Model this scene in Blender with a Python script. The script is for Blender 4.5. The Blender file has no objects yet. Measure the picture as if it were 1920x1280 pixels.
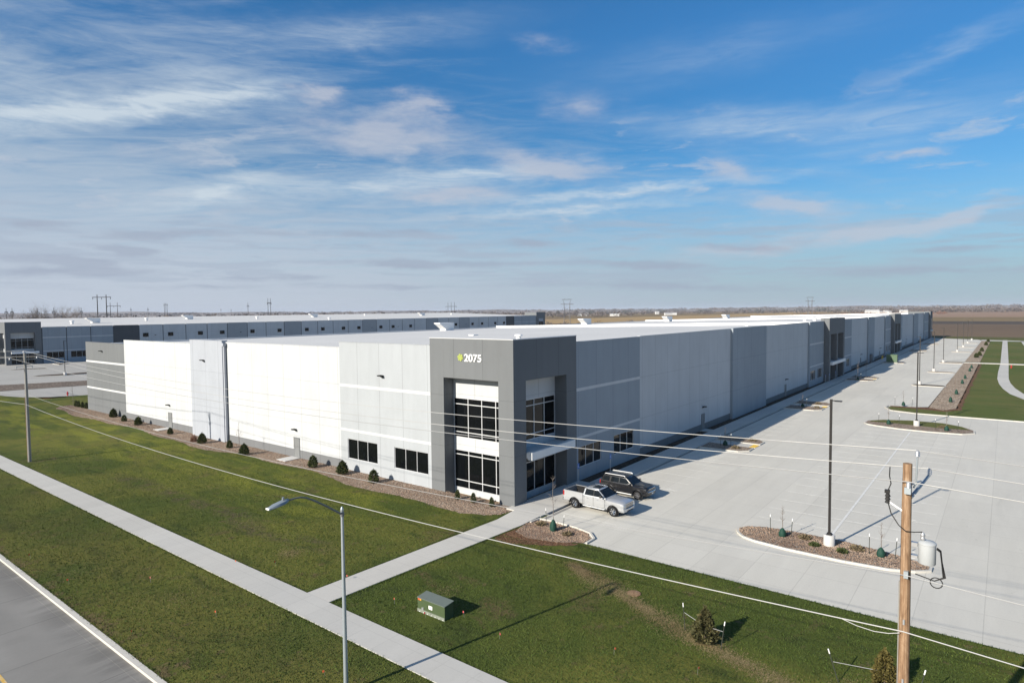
import bpy, bmesh, math, random
import numpy as np
from mathutils import Vector, Matrix

random.seed(7)
rng = np.random.default_rng(11)
sc = bpy.context.scene
COL = sc.collection
PI = math.pi
R = math.radians

# ------------------------------------------------------------------ objects
def tag(o, label=None, cat=None, group=None, kind=None):
    if label: o['label'] = label
    if cat: o['category'] = cat
    if group: o['group'] = group
    if kind: o['kind'] = kind
    return o

def thing(name, label, cat, loc=(0, 0, 0), rotz=0.0, group=None):
    o = bpy.data.objects.new(name, None)
    COL.objects.link(o)
    o.empty_display_size = 0.3
    o.location = loc
    o.rotation_euler = (0, 0, rotz)
    return tag(o, label, cat, group)

KIDS = {}
def link(name, me, mats, parent=None):
    o = bpy.data.objects.new(name, me)
    COL.objects.link(o)
    for m in (mats if isinstance(mats, (list, tuple)) else [mats]):
        me.materials.append(m)
    if parent:
        o.parent = parent
        KIDS.setdefault(parent.name, []).append(o)
    return o

def copy_tree(o, loc=None, rotz=None, label=None, scale=None, parent=None):
    c = o.copy()
    COL.objects.link(c)
    if parent: c.parent = parent
    for k in KIDS.get(o.name, []):
        kc = copy_tree(k, parent=c)
        KIDS.setdefault(c.name, []).append(kc)
    if loc is not None: c.location = loc
    if rotz is not None: c.rotation_euler = (0, 0, rotz)
    if scale is not None: c.scale = (scale,) * 3 if not isinstance(scale, tuple) else scale
    if label: c['label'] = label
    return c

class MB:
    """collects shapes and links them as one mesh object"""
    def __init__(s):
        s.v = []; s.f = []; s.m = []
    def add(s, verts, faces, mi=0):
        b = len(s.v)
        s.v += [tuple(v) for v in verts]
        s.f += [tuple(i + b for i in f) for f in faces]
        s.m += [mi] * len(faces)
        return s
    def box(s, x0, x1, y0, y1, z0, z1, mi=0):
        if x0 > x1: x0, x1 = x1, x0
        if y0 > y1: y0, y1 = y1, y0
        if z0 > z1: z0, z1 = z1, z0
        v = [(x0, y0, z0), (x1, y0, z0), (x1, y1, z0), (x0, y1, z0), (x0, y0, z1), (x1, y0, z1), (x1, y1, z1), (x0, y1, z1)]
        return s.add(v, [(3, 2, 1, 0), (4, 5, 6, 7), (0, 1, 5, 4), (1, 2, 6, 5), (2, 3, 7, 6), (3, 0, 4, 7)], mi)
    def prism(s, poly, z0, z1, mi=0, bottom=True):
        n = len(poly)
        a = sum(poly[i][0] * poly[(i + 1) % n][1] - poly[(i + 1) % n][0] * poly[i][1] for i in range(n))
        if a < 0: poly = poly[::-1]
        v = [(p[0], p[1], z0) for p in poly] + [(p[0], p[1], z1) for p in poly]
        f = [tuple(range(n, 2 * n))] + [(i, (i + 1) % n, n + (i + 1) % n, n + i) for i in range(n)]
        if bottom: f.append(tuple(range(n - 1, -1, -1)))
        return s.add(v, f, mi)
    def sheet(s, poly, z, mi=0):
        n = len(poly)
        a = sum(poly[i][0] * poly[(i + 1) % n][1] - poly[(i + 1) % n][0] * poly[i][1] for i in range(n))
        if a < 0: poly = poly[::-1]
        return s.add([(p[0], p[1], z) for p in poly], [tuple(range(n))], mi)
    def grid(s, x0, x1, y0, y1, z, nx, ny, mi=0, zf=None):
        v = [(x0 + (x1 - x0) * i / nx, y0 + (y1 - y0) * j / ny, 0) for j in range(ny + 1) for i in range(nx + 1)]
        v = [(a, b, z + (zf(a, b) if zf else 0)) for a, b, _ in v]
        w = nx + 1
        return s.add(v, [(j * w + i, j * w + i + 1, (j + 1) * w + i + 1, (j + 1) * w + i) for j in range(ny) for i in range(nx)], mi)
    def cyl(s, p0, p1, r0, r1=None, n=12, mi=0, cap=True):
        return s.tube([p0, p1], [r0, r0 if r1 is None else r1], n, mi, cap)
    def tube(s, pts, r, n=8, mi=0, cap=True):
        pts = [Vector(p) for p in pts]
        if not isinstance(r, (list, tuple)): r = [r] * len(pts)
        vs = []; fs = []
        prev = None
        for i, p in enumerate(pts):
            t = (pts[min(i + 1, len(pts) - 1)] - pts[max(i - 1, 0)])
            if t.length < 1e-9: t = Vector((0, 0, 1))
            t.normalize()
            if prev is None:
                a = Vector((0, 0, 1)) if abs(t.z) < 0.9 else Vector((1, 0, 0))
                u = t.cross(a).normalized()
            else:
                u = (prev - t * prev.dot(t))
                u = u.normalized() if u.length > 1e-6 else t.orthogonal().normalized()
            prev = u
            w = t.cross(u)
            for k in range(n):
                c = 2 * PI * k / n
                vs.append(tuple(p + (u * math.cos(c) + w * math.sin(c)) * r[i]))
        for i in range(len(pts) - 1):
            for k in range(n):
                a = i * n + k; b = i * n + (k + 1) % n
                fs.append((a, b, b + n, a + n))
        if cap:
            fs.append(tuple(range(n - 1, -1, -1)))
            fs.append(tuple(range((len(pts) - 1) * n, len(pts) * n)))
        return s.add(vs, fs, mi)
    def lathe(s, prof, n=24, axis='z', c=(0, 0, 0), mi=0, cap=True):
        """prof: (radius, height) pairs"""
        vs = []; fs = []
        for (r, h) in prof:
            for k in range(n):
                a = 2 * PI * k / n
                x, y = r * math.cos(a), r * math.sin(a)
                vs.append({'z': (c[0] + x, c[1] + y, c[2] + h), 'y': (c[0] + x, c[1] + h, c[2] - y)}[axis])
        for i in range(len(prof) - 1):
            for k in range(n):
                a = i * n + k; b = i * n + (k + 1) % n
                fs.append((a, b, b + n, a + n))
        if cap: fs.append(tuple(range(n - 1, -1, -1))); fs.append(tuple(range((len(prof) - 1) * n, len(prof) * n)))
        return s.add(vs, fs, mi)
    def loft(s, secs, mi=0, cap=True):
        """secs: (x, [(y,z) half outline from bottom centre to top centre])"""
        rings = []
        for x, h in secs:
            rings.append([(x, y, z) for y, z in h] + [(x, -y, z) for y, z in h[::-1] ])
        n = len(rings[0])
        vs = [p for r in rings for p in r]; fs = []
        for i in range(len(rings) - 1):
            for k in range(n):
                a = i * n + k; b = i * n + (k + 1) % n
                fs.append((a, a + n, b + n, b))
        if cap:
            fs.append(tuple(range(n))); fs.append(tuple(range(len(rings) * n - 1, (len(rings) - 1) * n - 1, -1)))
        return s.add(vs, fs, mi)
    def mesh(s, name, off=(0, 0, 0), smooth=None, bevel=0):
        me = bpy.data.meshes.new(name)
        v = s.v if off == (0, 0, 0) else [(a - off[0], b - off[1], c - off[2]) for a, b, c in s.v]
        me.from_pydata(v, [], s.f)
        me.polygons.foreach_set('material_index', s.m)
        if smooth is not None:
            bm = bmesh.new(); bm.from_mesh(me)
            bmesh.ops.remove_doubles(bm, verts=bm.verts, dist=1e-4)
            bmesh.ops.recalc_face_normals(bm, faces=bm.faces)
            bm.to_mesh(me); bm.free()
            me.shade_smooth(); me.set_sharp_from_angle(angle=R(smooth))
        me.update()
        return me
    def build(s, name, mats, parent=None, off=None, smooth=None):
        if off is None: off = (0, 0, 0)
        return link(name, s.mesh(name, off, smooth), mats, parent)

def np_mesh(name, V, F, mats, parent=None, fmi=None):
    """V (n,3) float, F (m,3) int triangles"""
    me = bpy.data.meshes.new(name)
    me.vertices.add(len(V)); me.vertices.foreach_set('co', np.asarray(V, np.float32).ravel())
    m = len(F); me.loops.add(m * 3); me.loops.foreach_set('vertex_index', np.asarray(F, np.int32).ravel())
    me.polygons.add(m)
    me.polygons.foreach_set('loop_start', np.arange(0, m * 3, 3, dtype=np.int32))
    me.polygons.foreach_set('loop_total', np.full(m, 3, np.int32))
    if fmi is not None: me.polygons.foreach_set('material_index', np.asarray(fmi, np.int32))
    me.update(); me.validate()
    return link(name, me, mats, parent)

# ------------------------------------------------------------------ node helper
class NT:
    def __init__(s, nt): s.t = nt; s.L = nt.links
    def n(s, typ, **kw):
        x = s.t.nodes.new(typ)
        for k, v in kw.items(): setattr(x, k, v)
        return x
    def put(s, sock, v):
        if v is None: return
        if hasattr(v, 'is_output'): s.L.new(v, sock)
        elif isinstance(v, (tuple, list)) and sock.type == 'RGBA' and len(v) == 3: sock.default_value = (*v, 1)
        else: sock.default_value = v
    def math(s, op, a, b=None, c=None, clamp=False):
        x = s.n('ShaderNodeMath', operation=op, use_clamp=clamp)
        for i, v in enumerate((a, b, c)): s.put(x.inputs[i], v)
        return x.outputs[0]
    def vmath(s, op, a, b=None, scale=None):
        x = s.n('ShaderNodeVectorMath', operation=op)
        s.put(x.inputs[0], a); s.put(x.inputs[1], b)
        if scale is not None: s.put(x.inputs['Scale'], scale)
        return x.outputs['Value'] if op in ('DOT_PRODUCT', 'LENGTH', 'DISTANCE') else x.outputs[0]
    def sep(s, v):
        x = s.n('ShaderNodeSeparateXYZ'); s.put(x.inputs[0], v); return x.outputs
    def comb(s, a, b, c):
        x = s.n('ShaderNodeCombineXYZ')
        for i, v in enumerate((a, b, c)): s.put(x.inputs[i], v)
        return x.outputs[0]
    def pos(s): return s.n('ShaderNodeNewGeometry').outputs['Position']
    def obj(s): return s.n('ShaderNodeTexCoord').outputs['Object']
    def rand(s): return s.n('ShaderNodeNewGeometry').outputs['Random Per Island']
    def map(s, v, loc=(0, 0, 0), rot=(0, 0, 0), scale=(1, 1, 1), typ='POINT'):
        x = s.n('ShaderNodeMapping', vector_type=typ); s.put(x.inputs[0], v)
        x.inputs[1].default_value = loc; x.inputs[2].default_value = rot; x.inputs[3].default_value = scale
        return x.outputs[0]
    def noise(s, v, scale, detail=3, rough=.55, dist=0, col=False):
        x = s.n('ShaderNodeTexNoise'); s.put(x.inputs['Vector'], v)
        x.inputs['Scale'].default_value = scale; x.inputs['Detail'].default_value = detail
        x.inputs['Roughness'].default_value = rough; x.inputs['Distortion'].default_value = dist
        return x.outputs['Color' if col else 'Fac']
    def voro(s, v, scale, out='Color'):
        x = s.n('ShaderNodeTexVoronoi'); s.put(x.inputs['Vector'], v); x.inputs['Scale'].default_value = scale
        return x.outputs[out]
    def white(s, v):
        x = s.n('ShaderNodeTexWhiteNoise', noise_dimensions='3D'); s.put(x.inputs['Vector'], v); return x.outputs['Value']
    def ramp(s, f, stops, interp='LINEAR'):
        x = s.n('ShaderNodeValToRGB'); s.put(x.inputs[0], f); e = x.color_ramp.elements; x.color_ramp.interpolation = interp
        while len(e) < len(stops): e.new(.5)
        for el, (p, c) in zip(e, stops):
            el.position = p; el.color = (*c, 1) if isinstance(c, (tuple, list)) else (c, c, c, 1)
        return x.outputs[0]
    def mix(s, f, a, b, blend='MIX'):
        x = s.n('ShaderNodeMix', data_type='RGBA', blend_type=blend)
        s.put(x.inputs[0], f); s.put(x.inputs[6], a); s.put(x.inputs[7], b)
        return x.outputs[2]
    def ss(s, v, a, b):
        x = s.n('ShaderNodeMapRange', interpolation_type='SMOOTHSTEP'); s.put(x.inputs[0], v)
        x.inputs[1].default_value = a; x.inputs[2].default_value = b
        return x.outputs[0]
    def bump(s, h, strength, dist):
        x = s.n('ShaderNodeBump'); s.put(x.inputs['Height'], h)
        x.inputs['Strength'].default_value = strength; x.inputs['Distance'].default_value = dist
        return x.outputs[0]
    def scale_col(s, c, f):
        return s.mix(1.0, c, s.comb(f, f, f), 'MULTIPLY')

def new_mat(name, rough=.8, metal=0.0, spec=.3):
    m = bpy.data.materials.new(name); m.use_nodes = True
    b = m.node_tree.nodes['Principled BSDF']
    b.inputs['Roughness'].default_value = rough; b.inputs['Metallic'].default_value = metal
    b.inputs['Specular IOR Level'].default_value = spec
    return m, NT(m.node_tree), b

def pmat(name, col, rough=.6, metal=0.0, spec=.4, var=.12, scale=3.0, coat=0.0, bump=0.0):
    """plain finish with a little mottling"""
    m, t, b = new_mat(name, rough, metal, spec)
    f = t.noise(t.obj(), scale, 4, .6)
    g = t.math('MULTIPLY_ADD', f, var * 2, 1 - var)
    t.put(b.inputs['Base Color'], t.scale_col(t.mix(0, col, col), g))
    if coat: b.inputs['Coat Weight'].default_value = coat; b.inputs['Coat Roughness'].default_value = .05
    if bump: t.put(b.inputs['Normal'], t.bump(t.noise(t.obj(), scale * 8, 3), bump, .02))
    return m

MAT = {}
def wallmat(name, col, joints=True):
    m, t, b = new_mat(name, .75, 0, .25)
    p = t.pos(); x, y, z = t.sep(p)
    u = t.math('ADD', x, y)
    blot = t.noise(t.comb(t.math('MULTIPLY', u, .35), 0, t.math('MULTIPLY', z, .18)), 1.3, 4, .6)
    fine = t.noise(p, 4, 3, .6)
    streak = t.noise(t.comb(t.math('MULTIPLY', u, 1.2), 0, t.math('MULTIPLY', z, .06)), 1.5, 3, .6)
    g = t.math('ADD', t.math('MULTIPLY_ADD', blot, .22, .85), t.math('MULTIPLY_ADD', fine, .05, -.025))
    g = t.math('ADD', g, t.math('MULTIPLY_ADD', streak, .12, -.06))
    if joints:
        fr = t.math('FRACT', t.math('DIVIDE', t.math('ADD', u, 500.31), 3.45))
        j = t.math('LESS_THAN', fr, .015)
        for zz in (9.1, 4.35):
            j = t.math('MAXIMUM', j, t.math('LESS_THAN', t.math('ABSOLUTE', t.math('SUBTRACT', z, zz)), .016))
        g = t.math('MULTIPLY', g, t.math('MULTIPLY_ADD', j, -.34, 1))
        pid = t.white(t.comb(t.math('FLOOR', t.math('DIVIDE', t.math('ADD', u, 500.31), 6.9)), 0, 0))
        g = t.math('MULTIPLY', g, t.math('MULTIPLY_ADD', pid, .05, .975))
    t.put(b.inputs['Base Color'], t.scale_col(t.mix(0, col, col), g))
    t.put(b.inputs['Normal'], t.bump(t.noise(p, 30, 3), .12, .01))
    MAT[name] = m
    return m

wallmat('paint_white', (.512, .530, .545))
wallmat('paint_light', (.39, .415, .44))
wallmat('paint_pale', (.37, .395, .44))
wallmat('paint_mid', (.305, .342, .378))
wallmat('paint_tower', (.158, .168, .176))
wallmat('paint_plinth', (.175, .182, .19))
wallmat('paint_stripe', (.56, .57, .58), False)
wallmat('paint_dark', (.082, .088, .096))

def glass_mat(name, col=(.004, .005, .006), rough=.06, spec=.22):
    m, t, b = new_mat(name, rough, 0, spec)
    n = t.noise(t.pos(), .7, 2)
    t.put(b.inputs['Base Color'], t.scale_col(t.mix(0, col, col), t.math('MULTIPLY_ADD', n, .8, .6)))
    t.put(b.inputs['Normal'], t.bump(t.noise(t.pos(), .35, 1), .03, .1))
    MAT[name] = m
glass_mat('glass')
MAT['alu'] = pmat('alu', (.62, .63, .64), .45, .2, .4, .06)
MAT['door'] = pmat('door', (.19, .197, .20), .55, 0, .3, .06)
MAT['black'] = pmat('black', (.012, .012, .013), .5, 0, .4, .2)
MAT['darkmetal'] = pmat('darkmetal', (.022, .020, .019), .45, .2, .4, .2, 2)
MAT['galv'] = pmat('galv', (.42, .47, .50), .45, .5, .5, .15, 2)
MAT['greypole'] = pmat('greypole', (.24, .235, .22), .7, 0, .3, .25, 3)
MAT['steel'] = pmat('steel', (.5, .51, .52), .4, .6, .5, .12)
MAT['rubber'] = pmat('rubber', (.014, .014, .015), .85, 0, .2, .2)
MAT['rim_dark'] = pmat('rim_dark', (.20, .20, .21), .35, .6, .5, .05)
MAT['chrome'] = pmat('chrome', (.7, .71, .73), .16, 1.0, .5, .04)
MAT['unit_white'] = pmat('unit_white', (.80, .80, .79), .5, 0, .3, .05)
MAT['post_white'] = pmat('post_white', (.85, .85, .83), .5, 0, .3, .05)
MAT['red'] = pmat('red', (.45, .02, .02), .4, 0, .4, .1)
MAT['yellow'] = pmat('yellow', (.78, .50, .03), .6, 0, .3, .2)
MAT['orange_flag'] = pmat('orange_flag', (.50, .10, .04), .7, 0, .2, .1)
MAT['pink_flag'] = pmat('pink_flag', (.55, .09, .10), .7, 0, .2, .1)
MAT['blue_sign'] = pmat('blue_sign', (.05, .16, .50), .5, 0, .3, .05)
MAT['bag_green'] = pmat('bag_green', (.012, .05, .035), .7, 0, .3, .3, 6)
MAT['cab_green'] = pmat('cab_green', (.062, .090, .040), .5, 0, .4, .1, 4)
MAT['xf_green'] = pmat('xf_green', (.085, .14, .08), .5, 0, .4, .1, 2)
MAT['lime'] = pmat('lime', (.34, .395, .095), .5, 0, .4, .04)
MAT['num_white'] = pmat('num_white', (.88, .88, .87), .5, 0, .3, .02)
MAT['cable'] = pmat('cable', (.42, .42, .41), .5, .1, .4, .05, 2)
MAT['cable_black'] = pmat('cable_black', (.02, .02, .02), .6, 0, .3, .1)

def roofmat():
    m, t, b = new_mat('roof_membrane', .7, 0, .25)
    p = t.pos(); x, y, z = t.sep(p)
    n = t.noise(p, .06, 5, .6); n2 = t.noise(t.map(p, scale=(.05, 1, 1)), .6, 3)
    seam = t.math('LESS_THAN', t.math('FRACT', t.math('DIVIDE', y, 3.0)), .02)
    g = t.math('ADD', t.math('MULTIPLY_ADD', n, .22, .84), t.math('MULTIPLY_ADD', n2, .06, -.03))
    g = t.math('SUBTRACT', g, t.math('MULTIPLY', seam, .05))
    t.put(b.inputs['Base Color'], t.scale_col(t.mix(0, (.66, .65, .625), (1, 1, 1)), g))
    MAT['roof'] = m
roofmat()

def concrete(name, col, jx=3.05, jy=3.05, ox=0, oy=0, joint=.75, stains=1.0, rot=0):
    m, t, b = new_mat(name, .85, 0, .2)
    p = t.pos(); x, y, z = t.sep(p)
    gx = t.math('DIVIDE', t.math('ADD', x, 500 + ox), jx); gy = t.math('DIVIDE', t.math('ADD', y, 500 + oy), jy)
    tone = t.white(t.comb(t.math('FLOOR', t.math('DIVIDE', gx, 4)), t.math('FLOOR', gy), 0))
    j = t.math('MAXIMUM', t.math('LESS_THAN', t.math('FRACT', gx), .013 * 3.05 / jx), t.math('LESS_THAN', t.math('FRACT', gy), .013 * 3.05 / jy))
    big = t.noise(p, .05, 4, .6); mid = t.noise(t.map(p, scale=(.35, 1.4, 1)), .5, 4, .65); fine = t.noise(p, 9, 3, .7)
    g = t.math('MULTIPLY_ADD', big, .22 * stains, 1 - .11 * stains)
    g = t.math('ADD', g, t.math('MULTIPLY_ADD', mid, .16 * stains, -.08 * stains))
    g = t.math('ADD', g, t.math('MULTIPLY_ADD', fine, .14, -.07))
    g = t.math('ADD', g, t.math('MULTIPLY_ADD', tone, .06, -.03))
    spot = t.ss(t.noise(p, .9, 2, .5), .70, .80)
    g = t.math('SUBTRACT', g, t.math('MULTIPLY', spot, .10 * stains))
    if name == 'street':
        dirt = t.math('MULTIPLY', t.ss(x, -32.6, -30.2), t.ss(mid, .34, .60))
        g = t.math('SUBTRACT', g, t.math('MULTIPLY', dirt, .36))
        lane = t.ss(t.math('ABSOLUTE', t.math('ADD', x, 32.6)), 1.1, .2)
        g = t.math('SUBTRACT', g, t.math('MULTIPLY', t.math('MULTIPLY', lane, t.ss(big, .35, .6)), .12))
    if name == 'lot':
        for cx, cy, r0 in ((22, -52, 14.0), (24, -50, 16.5), (58, -44, 11), (40, -12, 60)):
            dd = t.vmath('DISTANCE', t.comb(x, y, 0), (cx, cy, 0))
            ring = t.ss(t.math('ABSOLUTE', t.math('SUBTRACT', t.math('ABSOLUTE', t.math('SUBTRACT', dd, r0)), .85)), .30, .05)
            g = t.math('SUBTRACT', g, t.math('MULTIPLY', t.math('MULTIPLY', ring, t.ss(mid, .42, .68)), .10))
        oil = t.ss(t.noise(p, 1.7, 2, .4), .73, .79)
        g = t.math('SUBTRACT', g, t.math('MULTIPLY', oil, .16))
        sweep = t.noise(t.map(p, rot=(0, 0, .25), scale=(.10, 1.1, 1)), .8, 4, .7)
        g = t.math('ADD', g, t.math('MULTIPLY_ADD', sweep, .14, -.07))
    g = t.math('MULTIPLY', g, t.math('MULTIPLY_ADD', j, joint - 1, 1))
    t.put(b.inputs['Base Color'], t.scale_col(t.mix(t.noise(p, .11, 3), col, (col[0] * .97, col[1] * .985, col[2] * 1.02)), g))
    t.put(b.inputs['Normal'], t.bump(t.math('SUBTRACT', fine, t.math('MULTIPLY', j, 1.5)), .25, .01))
    MAT[name] = m
concrete('lot', (.575, .552, .488), 3.05, 3.05, -0.02, 1.9, .82)
concrete('court', (.40, .385, .35), 4.5, 4.5)
concrete('walk', (.50, .485, .445), 1.95, 1.9, .8, .25, .90, 1.1)
concrete('walk2', (.52, .50, .455), 1.6, 30, .4, 3, .88, 1.0)
concrete('street', (.25, .24, .22), 4.8, 4.6, .3, 1.5, .62, 1.9)
concrete('kerb', (.55, .525, .47), 3.05, 3.05, .3, .6, .75, .8)
concrete('pad', (.52, .51, .49), 50, 50, 3, 3)

def paintline(name, col, cov=.5):
    m, t, b = new_mat(name, .7, 0, .3)
    p = t.pos()
    n = t.noise(p, 5, 4, .7)
    f = t.ss(n, cov - .2, cov + .2)
    t.put(b.inputs['Base Color'], t.mix(f, (.55, .53, .47), col))
    MAT[name] = m
paintline('line_white', (.74, .74, .72), .44)
paintline('line_faint', (.71, .71, .69), .52)
paintline('line_yellow', (.62, .38, .05), .42)
paintline('tactile_yellow', (.80, .52, .06), .30)

def grassmat(name, base, olive, dark, brown, brown_amt=.5, sc_=1.0):
    m, t, b = new_mat(name, .95, 0, .1)
    p = t.pos()
    big = t.noise(p, .085 * sc_, 4, .6, .6); mid = t.noise(t.map(p, scale=(1.5, .6, 1)), .42 * sc_, 4, .65, .4)
    sm = t.noise(p, 3.2, 3, .7); fine = t.noise(p, 16, 2, .7)
    c = t.mix(t.ss(big, .40, .62), base, olive)
    c = t.mix(t.math('MULTIPLY', t.ss(mid, .52, .72), .75), c, dark)
    if name == 'grass':
        kx = t.sep(p)[0]
        c = t.mix(t.math('MULTIPLY', t.ss(t.math('ADD', t.noise(p, .8, 4, .65), t.math('MULTIPLY', t.ss(kx, -27.5, -29.9), .16)), .60, .72), .75), c, (.15, .105, .06))
        ky = t.sep(p)[1]
        verge = t.math('MULTIPLY', t.ss(kx, -21.5, -23.0), t.ss(t.noise(p, .17, 4, .6), .36, .60))
        c = t.mix(t.math('MULTIPLY', verge, .34), c, (.105, .092, .030))
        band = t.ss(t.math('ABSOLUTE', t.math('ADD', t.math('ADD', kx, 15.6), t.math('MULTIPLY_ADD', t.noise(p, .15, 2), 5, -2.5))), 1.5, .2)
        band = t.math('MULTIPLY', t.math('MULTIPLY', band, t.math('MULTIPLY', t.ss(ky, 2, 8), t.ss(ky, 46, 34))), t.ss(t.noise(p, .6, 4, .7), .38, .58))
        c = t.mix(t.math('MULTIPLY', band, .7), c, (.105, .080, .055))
        yellow_swath = t.math('MULTIPLY', t.math('MULTIPLY', t.ss(kx, -18, -10), t.ss(kx, -3, -5)), t.math('MULTIPLY', t.ss(ky, 4, 12), t.ss(t.noise(t.map(p, scale=(1.3, .35, 1)), .35, 4, .6), .42, .62)))  # fresh yellow-green grass towards the building
        c = t.mix(t.math('MULTIPLY', yellow_swath, .85), c, (.175, .185, .030))
    c = t.mix(t.math('MULTIPLY', t.ss(t.noise(t.map(p, loc=(40, 11, 0)), .22 * sc_, 5, .7, .8), .56, .74), brown_amt), c, brown)
    g = t.math('ADD', t.math('MULTIPLY_ADD', sm, .5, .75), t.math('MULTIPLY_ADD', fine, .9, -.45))
    t.put(b.inputs['Base Color'], t.scale_col(c, g))
    t.put(b.inputs['Normal'], t.bump(t.math('ADD', fine, t.math('MULTIPLY', sm, 1.5)), .9, .06))
    MAT[name] = m
grassmat('grass', (.074, .096, .022), (.135, .138, .032), (.042, .058, .018), (.130, .095, .050), .85)
grassmat('grass_right', (.096, .122, .034), (.128, .132, .044), (.066, .090, .026), (.14, .12, .055), .6, .5)
grassmat('grass_far', (.10, .10, .035), (.11, .11, .045), (.075, .08, .03), (.15, .11, .06), .5, .6)

def blades(name, stops):
    m, t, b = new_mat(name, .9, 0, .15)
    p = t.pos()
    c = t.ramp(t.math('ADD', t.math('MULTIPLY', t.rand(), .30), t.math('ADD', t.math('MULTIPLY_ADD', t.noise(t.map(p, scale=(1.3, .5, 1)), .16, 4, .6), 1.7, -.80), t.math('MULTIPLY_ADD', t.noise(p, .75, 4, .65), .9, -.36))), stops)
    t.put(b.inputs['Base Color'], c)
    MAT[name] = m
blades('blade', [(0, (.034, .054, .015)), (.4, (.072, .106, .023)), (.7, (.118, .136, .032)), (1, (.18, .15, .055))])
blades('straw', [(0, (.22, .16, .08)), (.5, (.34, .26, .14)), (1, (.46, .37, .21))])
blades('rock', [(0, (.16, .11, .085)), (.35, (.32, .23, .17)), (.65, (.43, .335, .255)), (.9, (.60, .52, .44)), (1, (.24, .20, .18))])

def gravelmat(name, stops, sc_=11, tint=1.0):
    m, t, b = new_mat(name, .9, 0, .2)
    p = t.pos()
    r, g_, bl = t.sep(t.voro(p, sc_))
    d = t.voro(p, sc_, 'Distance')
    c = t.ramp(r, stops)
    f = t.math('MULTIPLY', t.math('MULTIPLY_ADD', t.ss(d, .75, .25), .55, .5), t.math('MULTIPLY_ADD', t.noise(p, .3, 3), .5, .75))
    t.put(b.inputs['Base Color'], t.scale_col(c, f))
    t.put(b.inputs['Normal'], t.bump(t.math('SUBTRACT', 1.0, d), .8, .06))
    MAT[name] = m
gravelmat('gravel', [(0, (.19, .135, .10)), (.4, (.32, .235, .175)), (.75, (.42, .335, .26)), (1, (.53, .46, .39))])
gravelmat('bed_brown', [(0, (.13, .10, .08)), (.5, (.21, .165, .13)), (1, (.30, .25, .20))], 3)
gravelmat('mulch', [(0, (.05, .037, .026)), (.5, (.085, .06, .042)), (1, (.15, .11, .08))], 9)
gravelmat('soil', [(0, (.15, .075, .04)), (.5, (.20, .105, .058)), (1, (.25, .15, .09))], 8)
gravelmat('gravel_far', [(0, (.30, .22, .15)), (.5, (.44, .34, .25)), (1, (.58, .48, .37))], 4)

def fieldmat(name, c1, c2, stripe=(.02, .3), amt=.25):
    m, t, b = new_mat(name, .95, 0, .1)
    p = t.pos()
    n = t.noise(p, .004, 5, .6); s = t.noise(t.map(p, scale=(stripe[0], stripe[1], 1)), .25, 4, .65); f = t.noise(p, .06, 4, .7)
    c = t.mix(t.ss(n, .35, .65), c1, c2)
    g = t.math('ADD', t.math('MULTIPLY_ADD', s, amt * 2, 1 - amt), t.math('MULTIPLY_ADD', f, .3, -.15))
    t.put(b.inputs['Base Color'], t.scale_col(c, g))
    MAT[name] = m
fieldmat('farmland', (.25, .17, .10), (.20, .14, .085), (.03, .1))
fieldmat('field_plough', (.145, .103, .070), (.165, .118, .078), (.22, .012))
fieldmat('field_black', (.080, .066, .055), (.090, .074, .062), (.22, .012), .15)
fieldmat('field_stubble', (.40, .28, .14), (.34, .235, .115), (.1, .03))
fieldmat('field_olive', (.185, .135, .068), (.22, .16, .085), (.22, .012))
fieldmat('field_pink', (.32, .215, .15), (.28, .19, .13), (.22, .012))
fieldmat('hill', (.22, .19, .18), (.26, .225, .20), (.01, .01), .4)

def barkmat(name, col, var=.35):
    m, t, b = new_mat(name, .9, 0, .15)
    p = t.obj()
    n = t.noise(t.map(p, scale=(6, 6, .7)), 4, 4, .7); k = t.noise(p, 1.2, 3, .6)
    g = t.math('ADD', t.math('MULTIPLY_ADD', n, var * 2, 1 - var), t.math('MULTIPLY_ADD', k, .4, -.2))
    t.put(b.inputs['Base Color'], t.scale_col(t.mix(0, col, col), g))
    t.put(b.inputs['Normal'], t.bump(n, .4, .02))
    MAT[name] = m
barkmat('pole_wood', (.27, .17, .105), .55)
def woodpole():
    m, t, b = new_mat('pole_wood', .9, 0, .12)
    p = t.obj()
    grain = t.noise(t.map(p, scale=(22, 22, .8)), 1.0, 5, .7); blot = t.noise(t.map(p, scale=(5, 5, 1.6)), 1.0, 5, .7, .5); crack = t.noise(t.map(p, scale=(34, 34, .35)), 1.0, 2, .5)
    c = t.ramp(t.math('ADD', t.math('MULTIPLY', grain, .5), t.math('MULTIPLY', blot, .55)), [(.34, (.13, .080, .048)), (.47, (.25, .155, .092)), (.58, (.34, .225, .14)), (.72, (.50, .38, .27))])
    c = t.scale_col(c, t.math('MULTIPLY_ADD', t.ss(crack, .36, .44), .45, .55))
    t.put(b.inputs['Base Color'], c); t.put(b.inputs['Normal'], t.bump(grain, .5, .02)); MAT['pole_wood'] = m
woodpole()
barkmat('bark', (.17, .13, .10))
barkmat('bark_grey', (.21, .185, .165))
barkmat('stake', (.05, .055, .045))

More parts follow.
